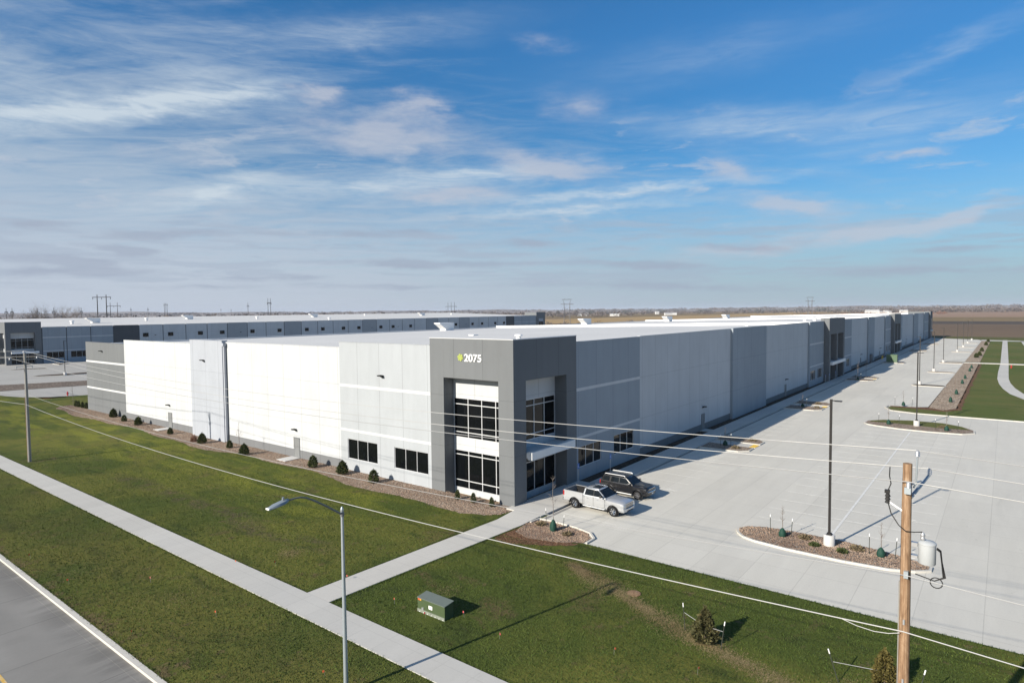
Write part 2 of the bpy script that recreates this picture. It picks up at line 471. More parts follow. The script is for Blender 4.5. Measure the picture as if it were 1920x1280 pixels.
def leafmat(name, stops):
    m, t, b = new_mat(name, .8, 0, .2)
    t.put(b.inputs['Base Color'], t.ramp(t.math('ADD', t.math('MULTIPLY', t.rand(), .7), t.math('MULTIPLY_ADD', t.noise(t.obj(), 2.5, 3), .8, -.25)), stops))
    MAT[name] = m
leafmat('spruce', [(0, (.018, .030, .012)), (.5, (.055, .074, .024)), (.85, (.11, .115, .042)), (1, (.18, .12, .055))])
leafmat('spruce_brown', [(0, (.03, .03, .014)), (.5, (.075, .075, .03)), (.85, (.12, .105, .045)), (1, (.17, .11, .05))])
leafmat('juniper', [(0, (.05, .045, .012)), (.5, (.10, .085, .025)), (1, (.16, .125, .04))])
leafmat('drygrass', [(0, (.09, .075, .045)), (.5, (.17, .135, .08)), (1, (.26, .21, .13))])
leafmat('redtwig', [(0, (.10, .05, .035)), (.5, (.20, .10, .07)), (1, (.28, .17, .11))])
leafmat('farwood', [(0, (.10, .09, .092)), (.5, (.15, .13, .125)), (1, (.21, .18, .16))])  # far tree tones, haze mixed into the colour
leafmat('nearbrush', [(0, (.05, .043, .04)), (.5, (.09, .074, .066)), (1, (.14, .11, .09))])
leafmat('farpine', [(0, (.06, .07, .075)), (.5, (.09, .10, .095)), (1, (.13, .13, .115))])
# ------------------------------------------------------------------ camera
CAMP = Vector((-42.199, -32.756, 16.8)); F_PX = 1189.08; PITCH = .0480632; ROLL = .01001; YAW = .661673
def camera():
    cy, sy, cp, sp = math.cos(YAW), math.sin(YAW), math.cos(PITCH), math.sin(PITCH)
    d = Vector((cy * cp, sy * cp, -sp)); r = Vector((sy, -cy, 0)); u = r.cross(d)
    r2 = r * math.cos(ROLL) - u * math.sin(ROLL); u2 = r * math.sin(ROLL) + u * math.cos(ROLL)
    cam = bpy.data.cameras.new('camera'); o = bpy.data.objects.new('camera', cam); COL.objects.link(o)
    m = Matrix((r2, u2, -d)).transposed().to_4x4(); m.translation = CAMP
    o.matrix_world = m
    cam.sensor_fit = 'HORIZONTAL'; cam.sensor_width = 36; cam.lens = F_PX / 1920 * 36
    cam.clip_start = .5; cam.clip_end = 40000
    sc.camera = o
camera()

# ------------------------------------------------------------------ light and sky
EL = 25.2; SUNDIR = Vector((.974 * math.cos(R(EL)), -.228 * math.cos(R(EL)), -math.sin(R(EL))))
def sun():
    l = bpy.data.lights.new('sun', 'SUN'); o = bpy.data.objects.new('sun', l); COL.objects.link(o)
    l.energy = 4.8; l.angle = R(.53); l.color = (1, .92, .80)
    o.rotation_euler = SUNDIR.to_track_quat('-Z', 'Y').to_euler(); o.location = (-80, 30, 80)
sun()
STREAK = [(33.5, 14.8, 9.0, .75, 168, 1.2), (25, 17, 5.4, .5, 166.6, .7), (27.3, 19, 4, 1.1, -169.8, .22), (24.9, 18.4, 3.6, 1.2, 169.5, .35), (25.6, 9.4, 4, .6, 164.9, .8),
          (13.2, 10.8, 10.5, .6, 176.2, .75), (3.2, 12, 5.2, .5, 175.6, .7), (-9.6, 10.2, 8.5, .32, 177.6, 1.0), (-5, 8.8, 7.8, .3, 177.8, .8), (-19.9, 15, 6.7, .8, -176.6, .55),
          (15, 22.4, 8.8, .9, 173.1, .4), (-34, 18.0, 4.0, .5, 160, .3), (37.5, 16.2, 2.5, 1.5, -160, .25), (-31, 13.5, 7, 1.3, 178, .35), (-17, 20.5, 8, 1.0, 176, .2)]
PUFF = [(11.4, 15.1, 6.5, 1.6, -177.9, .72), (16.4, 17.8, 1.6, .6, 175, .7), (8, 17.6, 2.1, .9, -175.9, .7), (-3.1, 22.4, 2.6, .8, -173.9, .30), (-6.3, 17.6, 3.4, 1.4, -173.9, .42),
        (-3.4, 12.6, 4.8, 1.1, -172.2, .7), (5.1, 10.1, 4.3, .8, -178.7, .75), (-18.7, 11.7, 2.5, 1.1, -161.6, .6), (-24, 8.3, 3.6, .8, -172.5, .8), (-31.6, 11.4, 2.1, .4, -177.2, .7),
        (-27.8, 6, 5.0, .6, -179.3, .7), (-34.8, 6.5, 3.6, .45, 168, .65), (-20, 4.9, 5, .6, 178, .6), (28, 12.3, 5, 1.0, 178, .3)]
GREY = [(28.4, 6.2, 4.3, .4, 177.3, .8), (13.4, 6.9, 5.9, .4, 179, .75), (35.6, 4, 3.2, .4, -179.1, .9), (30.8, 4.9, 2.3, .3, -177.5, .85), (19.9, 3, 4, .3, -179.3, .7), (6.4, 4.3, 8.5, .4, -179.3, .75),
        (-12.2, 4, 5.1, .4, -177.2, .75), (-19.7, 5.1, 4.7, .4, -175.1, .6), (-32.4, 2.6, 6.4, .4, -178.7, .7), (34.2, 3.2, 4.6, .3, 178.1, .8), (-13.2, 2, 11.2, .4, -177.7, .65),
        (-1.5, 6, 4.3, .4, -178.7, .6), (-34, 4.2, 5, .35, 180, .55), (25, 2.2, 7, .3, 180, .5), (9, 2.2, 6, .3, 180, .5), (37, 6.6, 3, .35, 180, .6)]
def world():
    w = bpy.data.worlds.new('World'); sc.world = w; w.use_nodes = True
    nt = w.node_tree; t = NT(nt); bg = nt.nodes['Background']
    sky = t.n('ShaderNodeTexSky', sky_type='NISHITA'); sky.sun_disc = False
    sky.sun_elevation = R(EL); sky.sun_rotation = R(-76.8)
    sky.altitude = 300; sky.air_density = 1.0; sky.dust_density = .35; sky.ozone_density = 2.2
    d = t.n('ShaderNodeTexCoord').outputs['Generated']
    x, y, z = t.sep(d)
    fx = t.math('ADD', t.math('MULTIPLY', x, math.cos(YAW)), t.math('MULTIPLY', y, math.sin(YAW)))
    lx = t.math('SUBTRACT', t.math('MULTIPLY', y, math.cos(YAW)), t.math('MULTIPLY', x, math.sin(YAW)))
    az = t.math('MULTIPLY', t.math('ARCTAN2', lx, fx), 180 / PI); el = t.math('MULTIPLY', t.math('ARCSINE', z), 180 / PI)
    # cloud sheet overhead: direction projected on a layer, so streaks shrink towards the horizon
    k = t.math('DIVIDE', 1.0, t.math('ADD', t.math('MAXIMUM', z, 0), .10))
    lay = t.comb(t.math('MULTIPLY', lx, k), t.math('MULTIPLY', fx, k), 0)
    lay2 = t.map(lay, rot=(0, 0, R(18)), scale=(.55, 1.5, 1))
    wr = t.n('ShaderNodeTexNoise'); t.put(wr.inputs['Vector'], t.comb(t.math('MULTIPLY', az, .20), t.math('MULTIPLY', el, .62), 0))
    wr.inputs['Scale'].default_value = 1; wr.inputs['Detail'].default_value = 7; wr.inputs['Roughness'].default_value = .62
    r, g, b_ = t.sep(wr.outputs['Color'])
    azp = t.math('ADD', az, t.math('MULTIPLY_ADD', r, 8, -4)); elp = t.math('ADD', el, t.math('MULTIPLY_ADD', g, 2.6, -1.3))
    q = t.comb(azp, elp, 0)
    elq = t.math('ADD', el, t.math('MULTIPLY_ADD', g, 1.1, -.55)); qg = t.comb(azp, elq, 0)
    def blobs(lst, vec, grow):
        tot = None
        for cx, cy, L, wd, ang, amp in lst:
            m = t.map(vec, (cx, cy, 0), (0, 0, R(ang)), (L * grow, wd * grow, 1), 'TEXTURE')
            gr = t.n('ShaderNodeTexGradient', gradient_type='QUADRATIC_SPHERE'); t.put(gr.inputs[0], m)
            v = t.math('MULTIPLY', gr.outputs['Fac'], amp)
            tot = v if tot is None else t.math('ADD', tot, v)
        return tot
    fib = t.noise(t.map(t.comb(az, el, 0), rot=(0, 0, R(6)), scale=(.17, 1.25, 1)), 1.0, 8, .66, .9)
    fib2 = t.noise(lay2, 3.0, 9, .66, 1.1)
    hsv = t.n('ShaderNodeHueSaturation'); t.put(hsv.inputs['Color'], sky.outputs[0]); hsv.inputs['Saturation'].default_value = SKY_SAT
    base = t.mix(1.0, hsv.outputs[0], SKY_TINT, 'MULTIPLY')
    base = t.scale_col(base, t.math('MULTIPLY_ADD', t.ss(el, 13, 24), .16, .82))
    S = CLOUD_S
    lim = lambda c: (c[0] * S, c[1] * S, c[2] * S)
    # thin high veil, thicker to the left and low down
    v = t.math('ADD', t.math('MULTIPLY', fib2, .9), t.math('MULTIPLY', az, .0075))
    v = t.math('ADD', v, t.math('MULTIPLY', t.math('MAXIMUM', t.math('SUBTRACT', 17, el), -14), .024))
    v = t.math('ADD', v, t.math('MULTIPLY_ADD', fib, .36, -.18))
    veil = t.math('MULTIPLY', t.ss(v, .34, 1.08), .80)
    c = t.mix(veil, base, lim((.50, .60, .72)))
    low = t.math('MULTIPLY', t.ss(el, 13.5, 0), .80)
    c = t.mix(low, c, t.mix(t.ss(az, -34, 30), lim((.40, .48, .60)), lim((.61, .66, .77))))
    # broken low and middle cloud
    nm = t.noise(t.comb(t.math('MULTIPLY', azp, .15), t.math('MULTIPLY', el, .52), 3.7), 1.0, 7, .6, .3)
    mm = t.math('MULTIPLY', t.ss(nm, .53, .70), t.math('MULTIPLY', t.ss(el, 5, 8), t.ss(el, 19, 13)))
    c = t.mix(t.math('MULTIPLY', mm, .55), c, lim((.58, .64, .74)))
    nl = t.noise(t.comb(t.math('MULTIPLY', azp, .11), t.math('MULTIPLY', el, 1.15), 8.1), 1.0, 7, .6, .2)
    ml = t.math('MULTIPLY', t.ss(nl, .47, .60), t.math('MULTIPLY', t.ss(el, 1.2, 2.6), t.ss(el, 9.5, 6.5)))
    c = t.mix(t.math('MULTIPLY', ml, .46), c, lim((.42, .495, .62)))
    st = t.math('MULTIPLY', blobs(STREAK, q, 2.8), t.math('MULTIPLY_ADD', fib, 2.2, -.2), clamp=True)
    c = t.mix(t.math('MULTIPLY', st, .92), c, lim((.66, .76, .85)))
    pf = t.ss(t.math('MULTIPLY', blobs(PUFF, q, 2.5), t.math('MULTIPLY_ADD', b_, 2.8, -.2)), .05, .70)
    c = t.mix(t.math('MULTIPLY', pf, .66), c, lim((.60, .63, .72)))
    gy = t.ss(t.math('MULTIPLY', blobs(GREY, qg, 2.6), t.math('MULTIPLY_ADD', b_, 2.2, .0)), .15, .62)
    c = t.mix(t.math('MULTIPLY', gy, .62), c, lim((.39, .45, .57)))
    t.put(bg.inputs['Color'], c); bg.inputs['Strength'].default_value = SKY_STR
SKY_STR = .10; SKY_SAT = 1.2; SKY_TINT = (.42, .765, .92); CLOUD_S = 6.2
world()
sc.view_settings.view_transform = 'Standard'; sc.view_settings.look = 'None'; sc.view_settings.exposure = 0.55; sc.view_settings.gamma = 1
sc.render.film_transparent = False
sc.cycles.max_bounces = 6; sc.cycles.use_denoising = True
# ------------------------------------------------------------------ the ground
def S(name, mb, mats, off=None):
    o = mb.build(name, mats, None, off); o['kind'] = 'structure'; return o

def arc(cx, cy, r, a0, a1, n=8):
    return [(cx + r * math.cos(R(a0 + (a1 - a0) * i / n)), cy + r * math.sin(R(a0 + (a1 - a0) * i / n))) for i in range(n + 1)]

def offset_poly(poly, d):
    """shrink a closed outline by d (counter-clockwise order wanted)"""
    n = len(poly)
    a = sum(poly[i][0] * poly[(i + 1) % n][1] - poly[(i + 1) % n][0] * poly[i][1] for i in range(n))
    p = poly if a > 0 else poly[::-1]
    out = []
    for i in range(n):
        A = Vector(p[i - 1]); B = Vector(p[i]); C_ = Vector(p[(i + 1) % n])
        e1 = (B - A).normalized(); e2 = (C_ - B).normalized()
        n1 = Vector((-e1.y, e1.x)); n2 = Vector((-e2.y, e2.x)); m = (n1 + n2)
        m = m.normalized() if m.length > 1e-6 else n1
        k = d / max(.35, m.dot(n1))
        out.append(tuple(B + m * k))
    return out

def ragged(poly, step=.5, amp=.12):
    out = []
    n = len(poly)
    for i in range(n):
        A = Vector(poly[i]); B = Vector(poly[(i + 1) % n]); L = (B - A).length
        k = max(1, int(L / step)); e = (B - A) / max(L, 1e-6); nn = Vector((-e.y, e.x))
        for j in range(k):
            out.append(tuple(A + (B - A) * (j / k) + nn * random.uniform(-amp, amp)))
    return out

# far farmland: rings so that triangles stay small near the camera
g = MB(); rings = [0.01, 120, 260, 500, 900, 1600, 2800, 5000, 9000, 16000]; NS = 48
vs = [(CAMP.x + r * math.cos(2 * PI * k / NS), CAMP.y + r * math.sin(2 * PI * k / NS), -.30) for r in rings for k in range(NS)]
fs = [(i * NS + k, (i + 1) * NS + k, (i + 1) * NS + (k + 1) % NS, i * NS + (k + 1) % NS) for i in range(len(rings) - 1) for k in range(NS)]
g.add(vs, fs)
S('ground', g, MAT['farmland'])

def field(x0, x1, y0, y1, mat, z):
    S('field', MB().grid(x0, x1, y0, y1, z, max(2, int((x1 - x0) / 120)), max(2, int((y1 - y0) / 120))), MAT[mat])
field(375, 700, -900, 96, 'field_plough', -.05)
field(700, 842, -900, 60, 'field_black', -.045)
field(842, 1190, -1200, 170, 'field_olive', -.05)
field(1190, 2600, -1800, 330, 'field_pink', -.05)
field(375, 640, 110, 330, 'field_olive', -.05)
field(640, 1500, 250, 640, 'field_stubble', -.03)
field(520, 1000, 640, 900, 'field_pink', -.05)
field(1500, 2700, 420, 1500, 'field_stubble', -.05)
field(1000, 2600, 640, 1900, 'field_olive', -.02)

# low ridges that close the horizon
def hills():
    mb = MB(); n = 150
    prof = [(4200, -.2, 0), (5400, .45, 0), (7000, 1.0, 0), (9500, .6, 0)]
    vs = []
    for r, k, _ in prof:
        for i in range(n + 1):
            a = -62 + 124 * i / n
            az = R(37.9 + a)
            base = 24 + 14 * max(0, (a + 5) / 40) + 5 * math.sin(a * .21 + 1) + 4 * math.sin(a * .63 + r * .001) + 2.5 * math.sin(a * 1.7)
            h = max(-.2, base * k) if k > 0 else -1.0
            vs.append((CAMP.x + r * math.cos(az), CAMP.y + r * math.sin(az), h))
    fs = [(j * (n + 1) + i, (j + 1) * (n + 1) + i, (j + 1) * (n + 1) + i + 1, j * (n + 1) + i + 1) for j in range(len(prof) - 1) for i in range(n)]
    mb.add(vs, [f[::-1] for f in fs])
    S('hills', mb, MAT['hill'])
hills()

# grass sheets
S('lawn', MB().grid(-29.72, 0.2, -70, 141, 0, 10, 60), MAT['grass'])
S('verge', MB().grid(0.2, 366, 97, 120, 0, 60, 4), MAT['grass'])
S('lawn', MB().grid(76, 362, -64, -27, 0, 60, 8), MAT['grass_right'])
S('lawn', MB().grid(-60, 0, 141, 330, -.02, 8, 20), MAT['grass_far'])
S('field_edge', MB().grid(352, 392, -80, 100, -.03, 4, 12), MAT['grass_far'])

# street, kerb, sidewalk
S('street', MB().grid(-44, -29.95, -90, 330, -.14, 6, 80), MAT['street'])
S('kerb', MB().box(-30.0, -29.72, -90, 330, -.3, .015), MAT['kerb'])
S('gutter', MB().box(-30.42, -30.0, -90, 330, -.3, -.132), MAT['street'])
S('street_line', MB().box(-34.24, -34.10, -90, 330, -.14, -.135), MAT['line_yellow'])
S('sidewalk', MB().box(-22.35, -20.4, -75, 141, -.1, .045), MAT['walk'])
S('path', MB().add([(-20.4, 0, .045), (-20.4, -2.1, .045), (-3.3, -3.15, .05), (-.75, -3.2, .13), (-.75, -.55, .13), (-3.3, -.75, .05)],
                   [(0, 1, 2, 5), (5, 2, 3, 4)]).add([(-20.4, 0, .045), (-3.3, -.75, .05), (-.75, -.55, .13), (-20.4, 0, -.1), (-3.3, -.75, -.1), (-.75, -.55, -.1)], [(0, 1, 4, 3), (1, 2, 5, 4)])
  .add([(-20.4, -2.1, .045), (-3.3, -3.15, .05), (-.75, -3.2, .13), (-20.4, -2.1, -.1), (-3.3, -3.15, -.1), (-.75, -3.2, -.1)], [(3, 4, 1, 0), (4, 5, 2, 1)]), MAT['walk2'])

concrete('gutter', (.27, .26, .24), 3.05, 50, -0.02, 1.9)  # darker concrete for the strip that imitates the kerb's shade line
# parking lot
lot = [(-3.6, -72), (75.2, -72), (75.2, -34), (75.0, -22), (76.5, -18.5), (80, -17.2), (84, -22.7), (345, -23.6), (352, -22), (364, -3.5), (10.2, -3.5), (-2.2, -3.0), (-3.6, -3.6)]
S('parking_lot', MB().sheet([(-3.6, -72), (75.2, -72), (75.2, -20), (60, -20), (60, -3.45), (-3.6, -3.45)], .012)
  .sheet([(60, -3.45), (60, -20), (75.2, -20), (76.2, -18.3), (80, -17.0), (84, -22.8), (150, -23.1), (345, -23.8), (354, -22), (365, -3.45)], .012), MAT['lot'])
S('building_walk', MB().box(-.75, 10.3, -3.25, .3, -.1, .13).box(10.3, 366, -3.55, -1.25, -.1, .17).box(41.6, 43.4, -1.25, 0, -.1, .168), MAT['walk2'])
S('gutter', MB().box(-.75, 366, -3.86, -3.56, -.05, .018), MAT['gutter'])  # added dark strip, stands in for the shaded face of the kerb
S('planting_bed', MB().box(10.3, 41.6, -1.25, 0.2, -.1, .09).box(43.4, 366, -1.25, .2, -.1, .09), MAT['mulch'])
# painted lines
ln = MB()
for i in range(17): ln.box(9.95 + 2.93 * i - .05, 9.95 + 2.93 * i + .05, -28.7, -17.3, .013, .017)
S('stall_lines', ln, MAT['line_faint'])
S('stall_line', MB().box(8.9, 57.6, -23.02, -22.86, .014, .020), MAT['line_white'])
ln = MB()
for i in range(10): ln.box(4.55 + 2.76 * i - .05, 4.55 + 2.76 * i + .05, -9.2, -3.6, .013, .017)
ln.box(1.25, 1.35, -9.2, -3.6, .013, .017)
for x0, x1 in ((42, 67), (77, 119), (133, 176), (184, 345)):
    k = int((x1 - x0) / 2.76)
    for i in range(1, k): ln.box(x0 + (x1 - x0) * i / k - .05, x0 + (x1 - x0) * i / k + .05, -9.2, -3.6, .013, .017)
for x0, x1 in ((84, 117), (120, 151), (154, 187), (190, 241), (244, 276), (279, 313), (316, 340)):
    k = max(2, int((x1 - x0) / 2.76))
    for i in range(1, k): ln.box(x0 + (x1 - x0) * i / k - .05, x0 + (x1 - x0) * i / k + .05, -23.0, -17.4, .013, .017)
S('stall_lines', ln, MAT['line_faint'])
# access aisle hatch beside the cars
ln = MB()
for i in range(6):
    x = 10.3 + i * .55
    ln.add([(x, -9.0, .016), (x + .1, -9.0, .016), (x + 1.5, -7.4, .016), (x + 1.4, -7.4, .016)], [(0, 1, 2, 3)])
ln.box(13.0, 14.2, -9.0, -8.9, .013, .018).box(12.9, 13.0, -9.0, -7.9, .013, .018)
S('aisle_hatch', ln, MAT['line_faint'])

# islands: raised kerb ring with gravel or grass inside
def island(poly, fill, kw=.17, h=.14, name='island'):
    if sum(poly[i][0] * poly[(i + 1) % len(poly)][1] - poly[(i + 1) % len(poly)][0] * poly[i][1] for i in range(len(poly))) < 0: poly = poly[::-1]
    inn = offset_poly(poly, kw); n = len(poly)
    v = [(*p, -.05) for p in poly] + [(*p, h) for p in poly] + [(*p, h) for p in inn] + [(*p, -.05) for p in inn]
    f = []
    for i in range(n):
        j = (i + 1) % n
        f += [(i, j, n + j, n + i), (n + i, n + j, 2 * n + j, 2 * n + i), (2 * n + i, 2 * n + j, 3 * n + j, 3 * n + i)]
    S(name + '_kerb', MB().add(v, f), MAT['kerb'])
    S(name, MB().sheet(inn, h + .015), MAT[fill])
    return inn
def capsule(x0, x1, y0, y1):
    r = (x1 - x0) / 2; cx = (x0 + x1) / 2
    return arc(cx, y1 - r, r, 0, 180, 10) + arc(cx, y0 + r, r, 180, 360, 10)
ISL1 = [(5.0, -17.2), (5.9, -16.9), (6.8, -17.4), (7.4, -18.6), (7.6, -20.5), (7.6, -24.0), (7.0, -26.8), (6.4, -28.6), (5.8, -29.4), (5.1, -29.4), (4.4, -28.6), (3.8, -27.2), (3.55, -24.5), (3.6, -21), (3.9, -18.8), (4.3, -17.8)]
isl1_in = island(ISL1, 'gravel')
ISL2 = [(61.5, -16.8), (63.4, -16.9), (65.4, -18.6), (66.9, -22), (66.9, -26), (65, -28.4), (62.5, -29.8), (60.4, -29.9), (58.9, -28.6), (58.4, -25), (58.7, -21.5), (59.6, -18.8), (60.4, -17.3)]
island(ISL2, 'gravel')
S('grass_patch', MB().sheet([(62.6, -17.6), (63.4, -17.2), (65.2, -18.9), (66.6, -22), (66.6, -25.9), (64.9, -28.2), (62.4, -29.3), (62.0, -25.5), (62.8, -21)], .165), MAT['grass_right'])
corner = [(-2.55, -3.15), (-1.3, -3.6), (-1.15, -4.5), (-1.3, -6.8), (-1.7, -8.3), (-2.5, -9.05), (-3.55, -9.0), (-4.6, -7.4), (-5.2, -5.2), (-4.6, -3.6)]
S('gravel_bed', MB().sheet(ragged(corner, .4, .08), .03), MAT['gravel'])
kb = [(-2.3, -3.45), (-1.25, -3.5), (-1.1, -4.6), (-1.25, -6.9), (-1.68, -8.4), (-2.5, -9.2), (-3.6, -9.2)]
def strip_kerb(line, w=.16, h=.13):
    mb = MB(); n = len(line); L = []; Rr = []
    for i, p in enumerate(line):
        a = Vector(line[max(0, i - 1)]); b = Vector(line[min(n - 1, i + 1)]); e = (b - a).normalized(); nn = Vector((-e.y, e.x))
        L.append(Vector(p)); Rr.append(Vector(p) + nn * w)
    v = [(*p, -.05) for p in L] + [(*p, h) for p in L] + [(*p, h) for p in Rr] + [(*p, -.05) for p in Rr]
    f = []
    for i in range(n - 1):
        for k in range(3): f.append((k * n + i, k * n + i + 1, (k + 1) * n + i + 1, (k + 1) * n + i))
    f += [(0, n, 2 * n, 3 * n), (n - 1, 4 * n - 1, 3 * n - 1, 2 * n - 1)]
    S('kerb', mb.add(v, f), MAT['kerb'])
strip_kerb(kb)
S('bare_soil', MB().sheet(ragged([(-3.5, -3.1), (-4.4, -3.5), (-5.1, -5.3), (-4.5, -7.5), (-3.8, -8.8), (-4.6, -8.6), (-5.9, -6.4), (-7.0, -4.3), (-6.6, -3.1), (-4.6, -3.0)], .35, .15), .012), MAT['soil'])
# gravel bed along the short face of the building
bed = [(0.2, -.55), (-.75, -.35), (-2.2, -.2), (-3.0, .9)]
for i in range(1, 53): bed.append((-3.3 - .5 * math.sin(i * .31) - .35 * math.sin(i * .83 + 1) - (.3 if 20 < i < 45 else 0), .9 + i * 1.94))
bed += [(-3.0, 102.5), (-1.8, 104.6), (.2, 105.3)]
S('gravel_bed', MB().sheet(ragged(bed, .5, .13), .02), MAT['gravel'])
# small islands in front of the building (pairs with a ramp between them)
for (x, w) in ((31.9, 1.0), (70.0, 1.0), (121.4, 1.0), (178, 1.0), (240, 1.0), (293, 1.0)):
    if x == 178:
        island([(176.6, -3.6), (176.9, -9.2), (181.2, -9.4), (181.4, -3.6)], 'gravel'); continue
    k = .9 if x > 50 else 0
    island([(x - k, -3.6), (x + .2 - k, -8.3), (x + 1.2 - k, -9.3), (x + 3.0, -9.3), (x + 3.4, -3.6)], 'gravel')
    island([(x + 5.6, -3.6), (x + 5.4, -9.3), (x + 7.2 + k, -9.3), (x + 8.6 + k, -8.2), (x + 8.8 + k, -3.6)], 'gravel')
    S('ramp', MB().box(x + 3.42, x + 5.38, -9.3, -3.56, -.05, .05), MAT['walk2'])
    S('tactile_pad', MB().box(x + 3.5, x + 5.3, -9.25, -8.55, .04, .056), MAT['tactile_yellow'])
# islands of the outer row
for i, (x, y0) in enumerate(((117.3, -23), (151.5, -23), (242, -23.2), (276.5, -23.2), (312, -23.3))):
    island(capsule(x - .9, x + 2.0, y0 - .2, -17.0), 'gravel_far' if i else 'mulch')
S('cross_walk', MB().box(188.2, 190.6, -66, -18.2, -.05, .15), MAT['walk2'])
island([(184.0, -17.4), (184.0, -23.1), (188.1, -23.1), (188.1, -17.4)], 'gravel_far')
S('grass_patch', MB().box(190.7, 192.4, -26.6, -18.6, -.05, .13), MAT['grass_far'])
# long gravel strip
S('gravel_strip', MB().sheet(ragged([(83.5, -22.95), (150, -23.15), (188, -23.2)], 1, 0) [:0] + [(83.2, -22.95), (188.1, -23.2), (188.1, -26.8), (83.9, -26.6), (81.2, -25.0)], .04), MAT['gravel_far'])
S('gravel_strip', MB().sheet([(190.7, -23.2), (341, -23.9), (337, -27.2), (190.7, -26.9)], .04), MAT['gravel_far'])
S('soil_edge', MB().sheet(ragged([(81.0, -17.6), (82.2, -17.5), (83.3, -22.9), (81.4, -24.9), (84, -26.7), (187, -27.0), (187, -27.6), (83, -27.3), (79.6, -25.4), (80.5, -22)], 1.2, .25), .02), MAT['soil'])
S('grass_patch', MB().sheet([(75.4, -27.2), (75.2, -22), (76.6, -18.5), (80.1, -17.3), (81.0, -17.6), (80.6, -22), (79.7, -25.4), (82.6, -27.2)], .03), MAT['grass_right'])
strip_kerb([(81.9, -17.2), (79.8, -17.0), (76.4, -18.2), (74.9, -21.9), (74.8, -27), (74.9, -72)], .2)
# curved path over the right lawn
PL = [(352, -31.8), (190, -31.8), (160, -31.5), (142, -31.5), (130, -31.9), (120, -32.6), (111, -33.7), (103, -35.7), (97, -38), (90, -43), (86, -50)]
PR = [(352, -33.6), (190, -33.7), (160, -33.6), (142, -33.6), (132, -33.9), (122, -34.6), (113, -35.7), (105, -37.7), (99, -40), (92.5, -44.5), (88.5, -51)]
mb = MB(); n = len(PL); mb.add([(*p, .045) for p in PL] + [(*p, .045) for p in PR], [(i, i + 1, n + i + 1, n + i) for i in range(n - 1)])
S('path', mb, MAT['walk2'])
S('path', MB().sheet([(340, -23.6), (352, -23.4), (349, -31.7), (343, -46), (339, -46), (338, -30)], .05), MAT['walk2'])
S('path', MB().sheet([(349, -38.5), (180, -40.5), (150, -41.2), (150, -43.4), (180, -42.6), (349, -40.6)], .05), MAT['walk2'])

# truck court and drive between the two buildings
S('truck_court', MB().sheet([(366, 119.0), (12, 119.0), (6.5, 120.2), (2, 122.6), (-1.5, 127), (-3.2, 133), (-4, 141), (-30, 152), (-30, 162), (0, 160.5), (10, 156), (366, 156), (366, 156)][:-1], .014)
  .sheet([(366, 156), (10, 156), (2, 160.5), (-30, 163), (-30, 262), (366, 235.5)], .014), MAT['court'])
S('planting_bed', MB().sheet(ragged([(-18, 149), (-1.5, 144.2), (14.5, 140.8), (60, 139.5), (340, 139.5), (340, 152.6), (60, 152.6), (18.6, 153.2), (2.5, 160), (-18, 164)], 2, .2), .06), MAT['bed_brown'])
island([(13.6, 177.8), (15.8, 180.4), (40, 178.6), (120, 178.6), (120, 174.2), (40, 174.2), (20, 174.6)], 'mulch')
island([(16.5, 209.6), (18.6, 211.6), (25.5, 208.6), (25.4, 205.6)], 'mulch')
island([(33, 221.5), (33, 228), (36, 228), (36, 221.5)], 'mulch')
island([(52, 221.5), (52, 228), (55, 228), (55, 221.5)], 'mulch')
island([(8, 214), (9, 219), (15, 216), (14.6, 211)], 'mulch')
# ------------------------------------------------------------------ the warehouses
def fbox(mb, face, base, u0, u1, z0, z1, d0, d1, mi=0):
    """box on a facade; u along the wall, d = distance out from the wall plane"""
    if face == 'L': mb.box(base - d1, base - d0, u0, u1, z0, z1, mi)
    else: mb.box(u0, u1, base - d1, base - d0, z0, z1, mi)

def wall_with_holes(mb, face, base, u0, u1, z0, z1, d0, d1, holes=(), mi=0):
    us = sorted({u0, u1, *[h[0] for h in holes], *[h[1] for h in holes]})
    zs = sorted({z0, z1, *[h[2] for h in holes], *[h[3] for h in holes]})
    for i in range(len(us) - 1):
        run = None
        for j in range(len(zs) - 1):
            uc = (us[i] + us[i + 1]) / 2; zc = (zs[j] + zs[j + 1]) / 2
            solid = not any(h[0] < uc < h[1] and h[2] < zc < h[3] for h in holes)
            if solid:
                if run is None: run = zs[j]
            if (not solid or j == len(zs) - 2) and run is not None:
                fbox(mb, face, base, us[i], us[i + 1], run, zs[j + 1] if solid else zs[j], d0, d1, mi); run = None

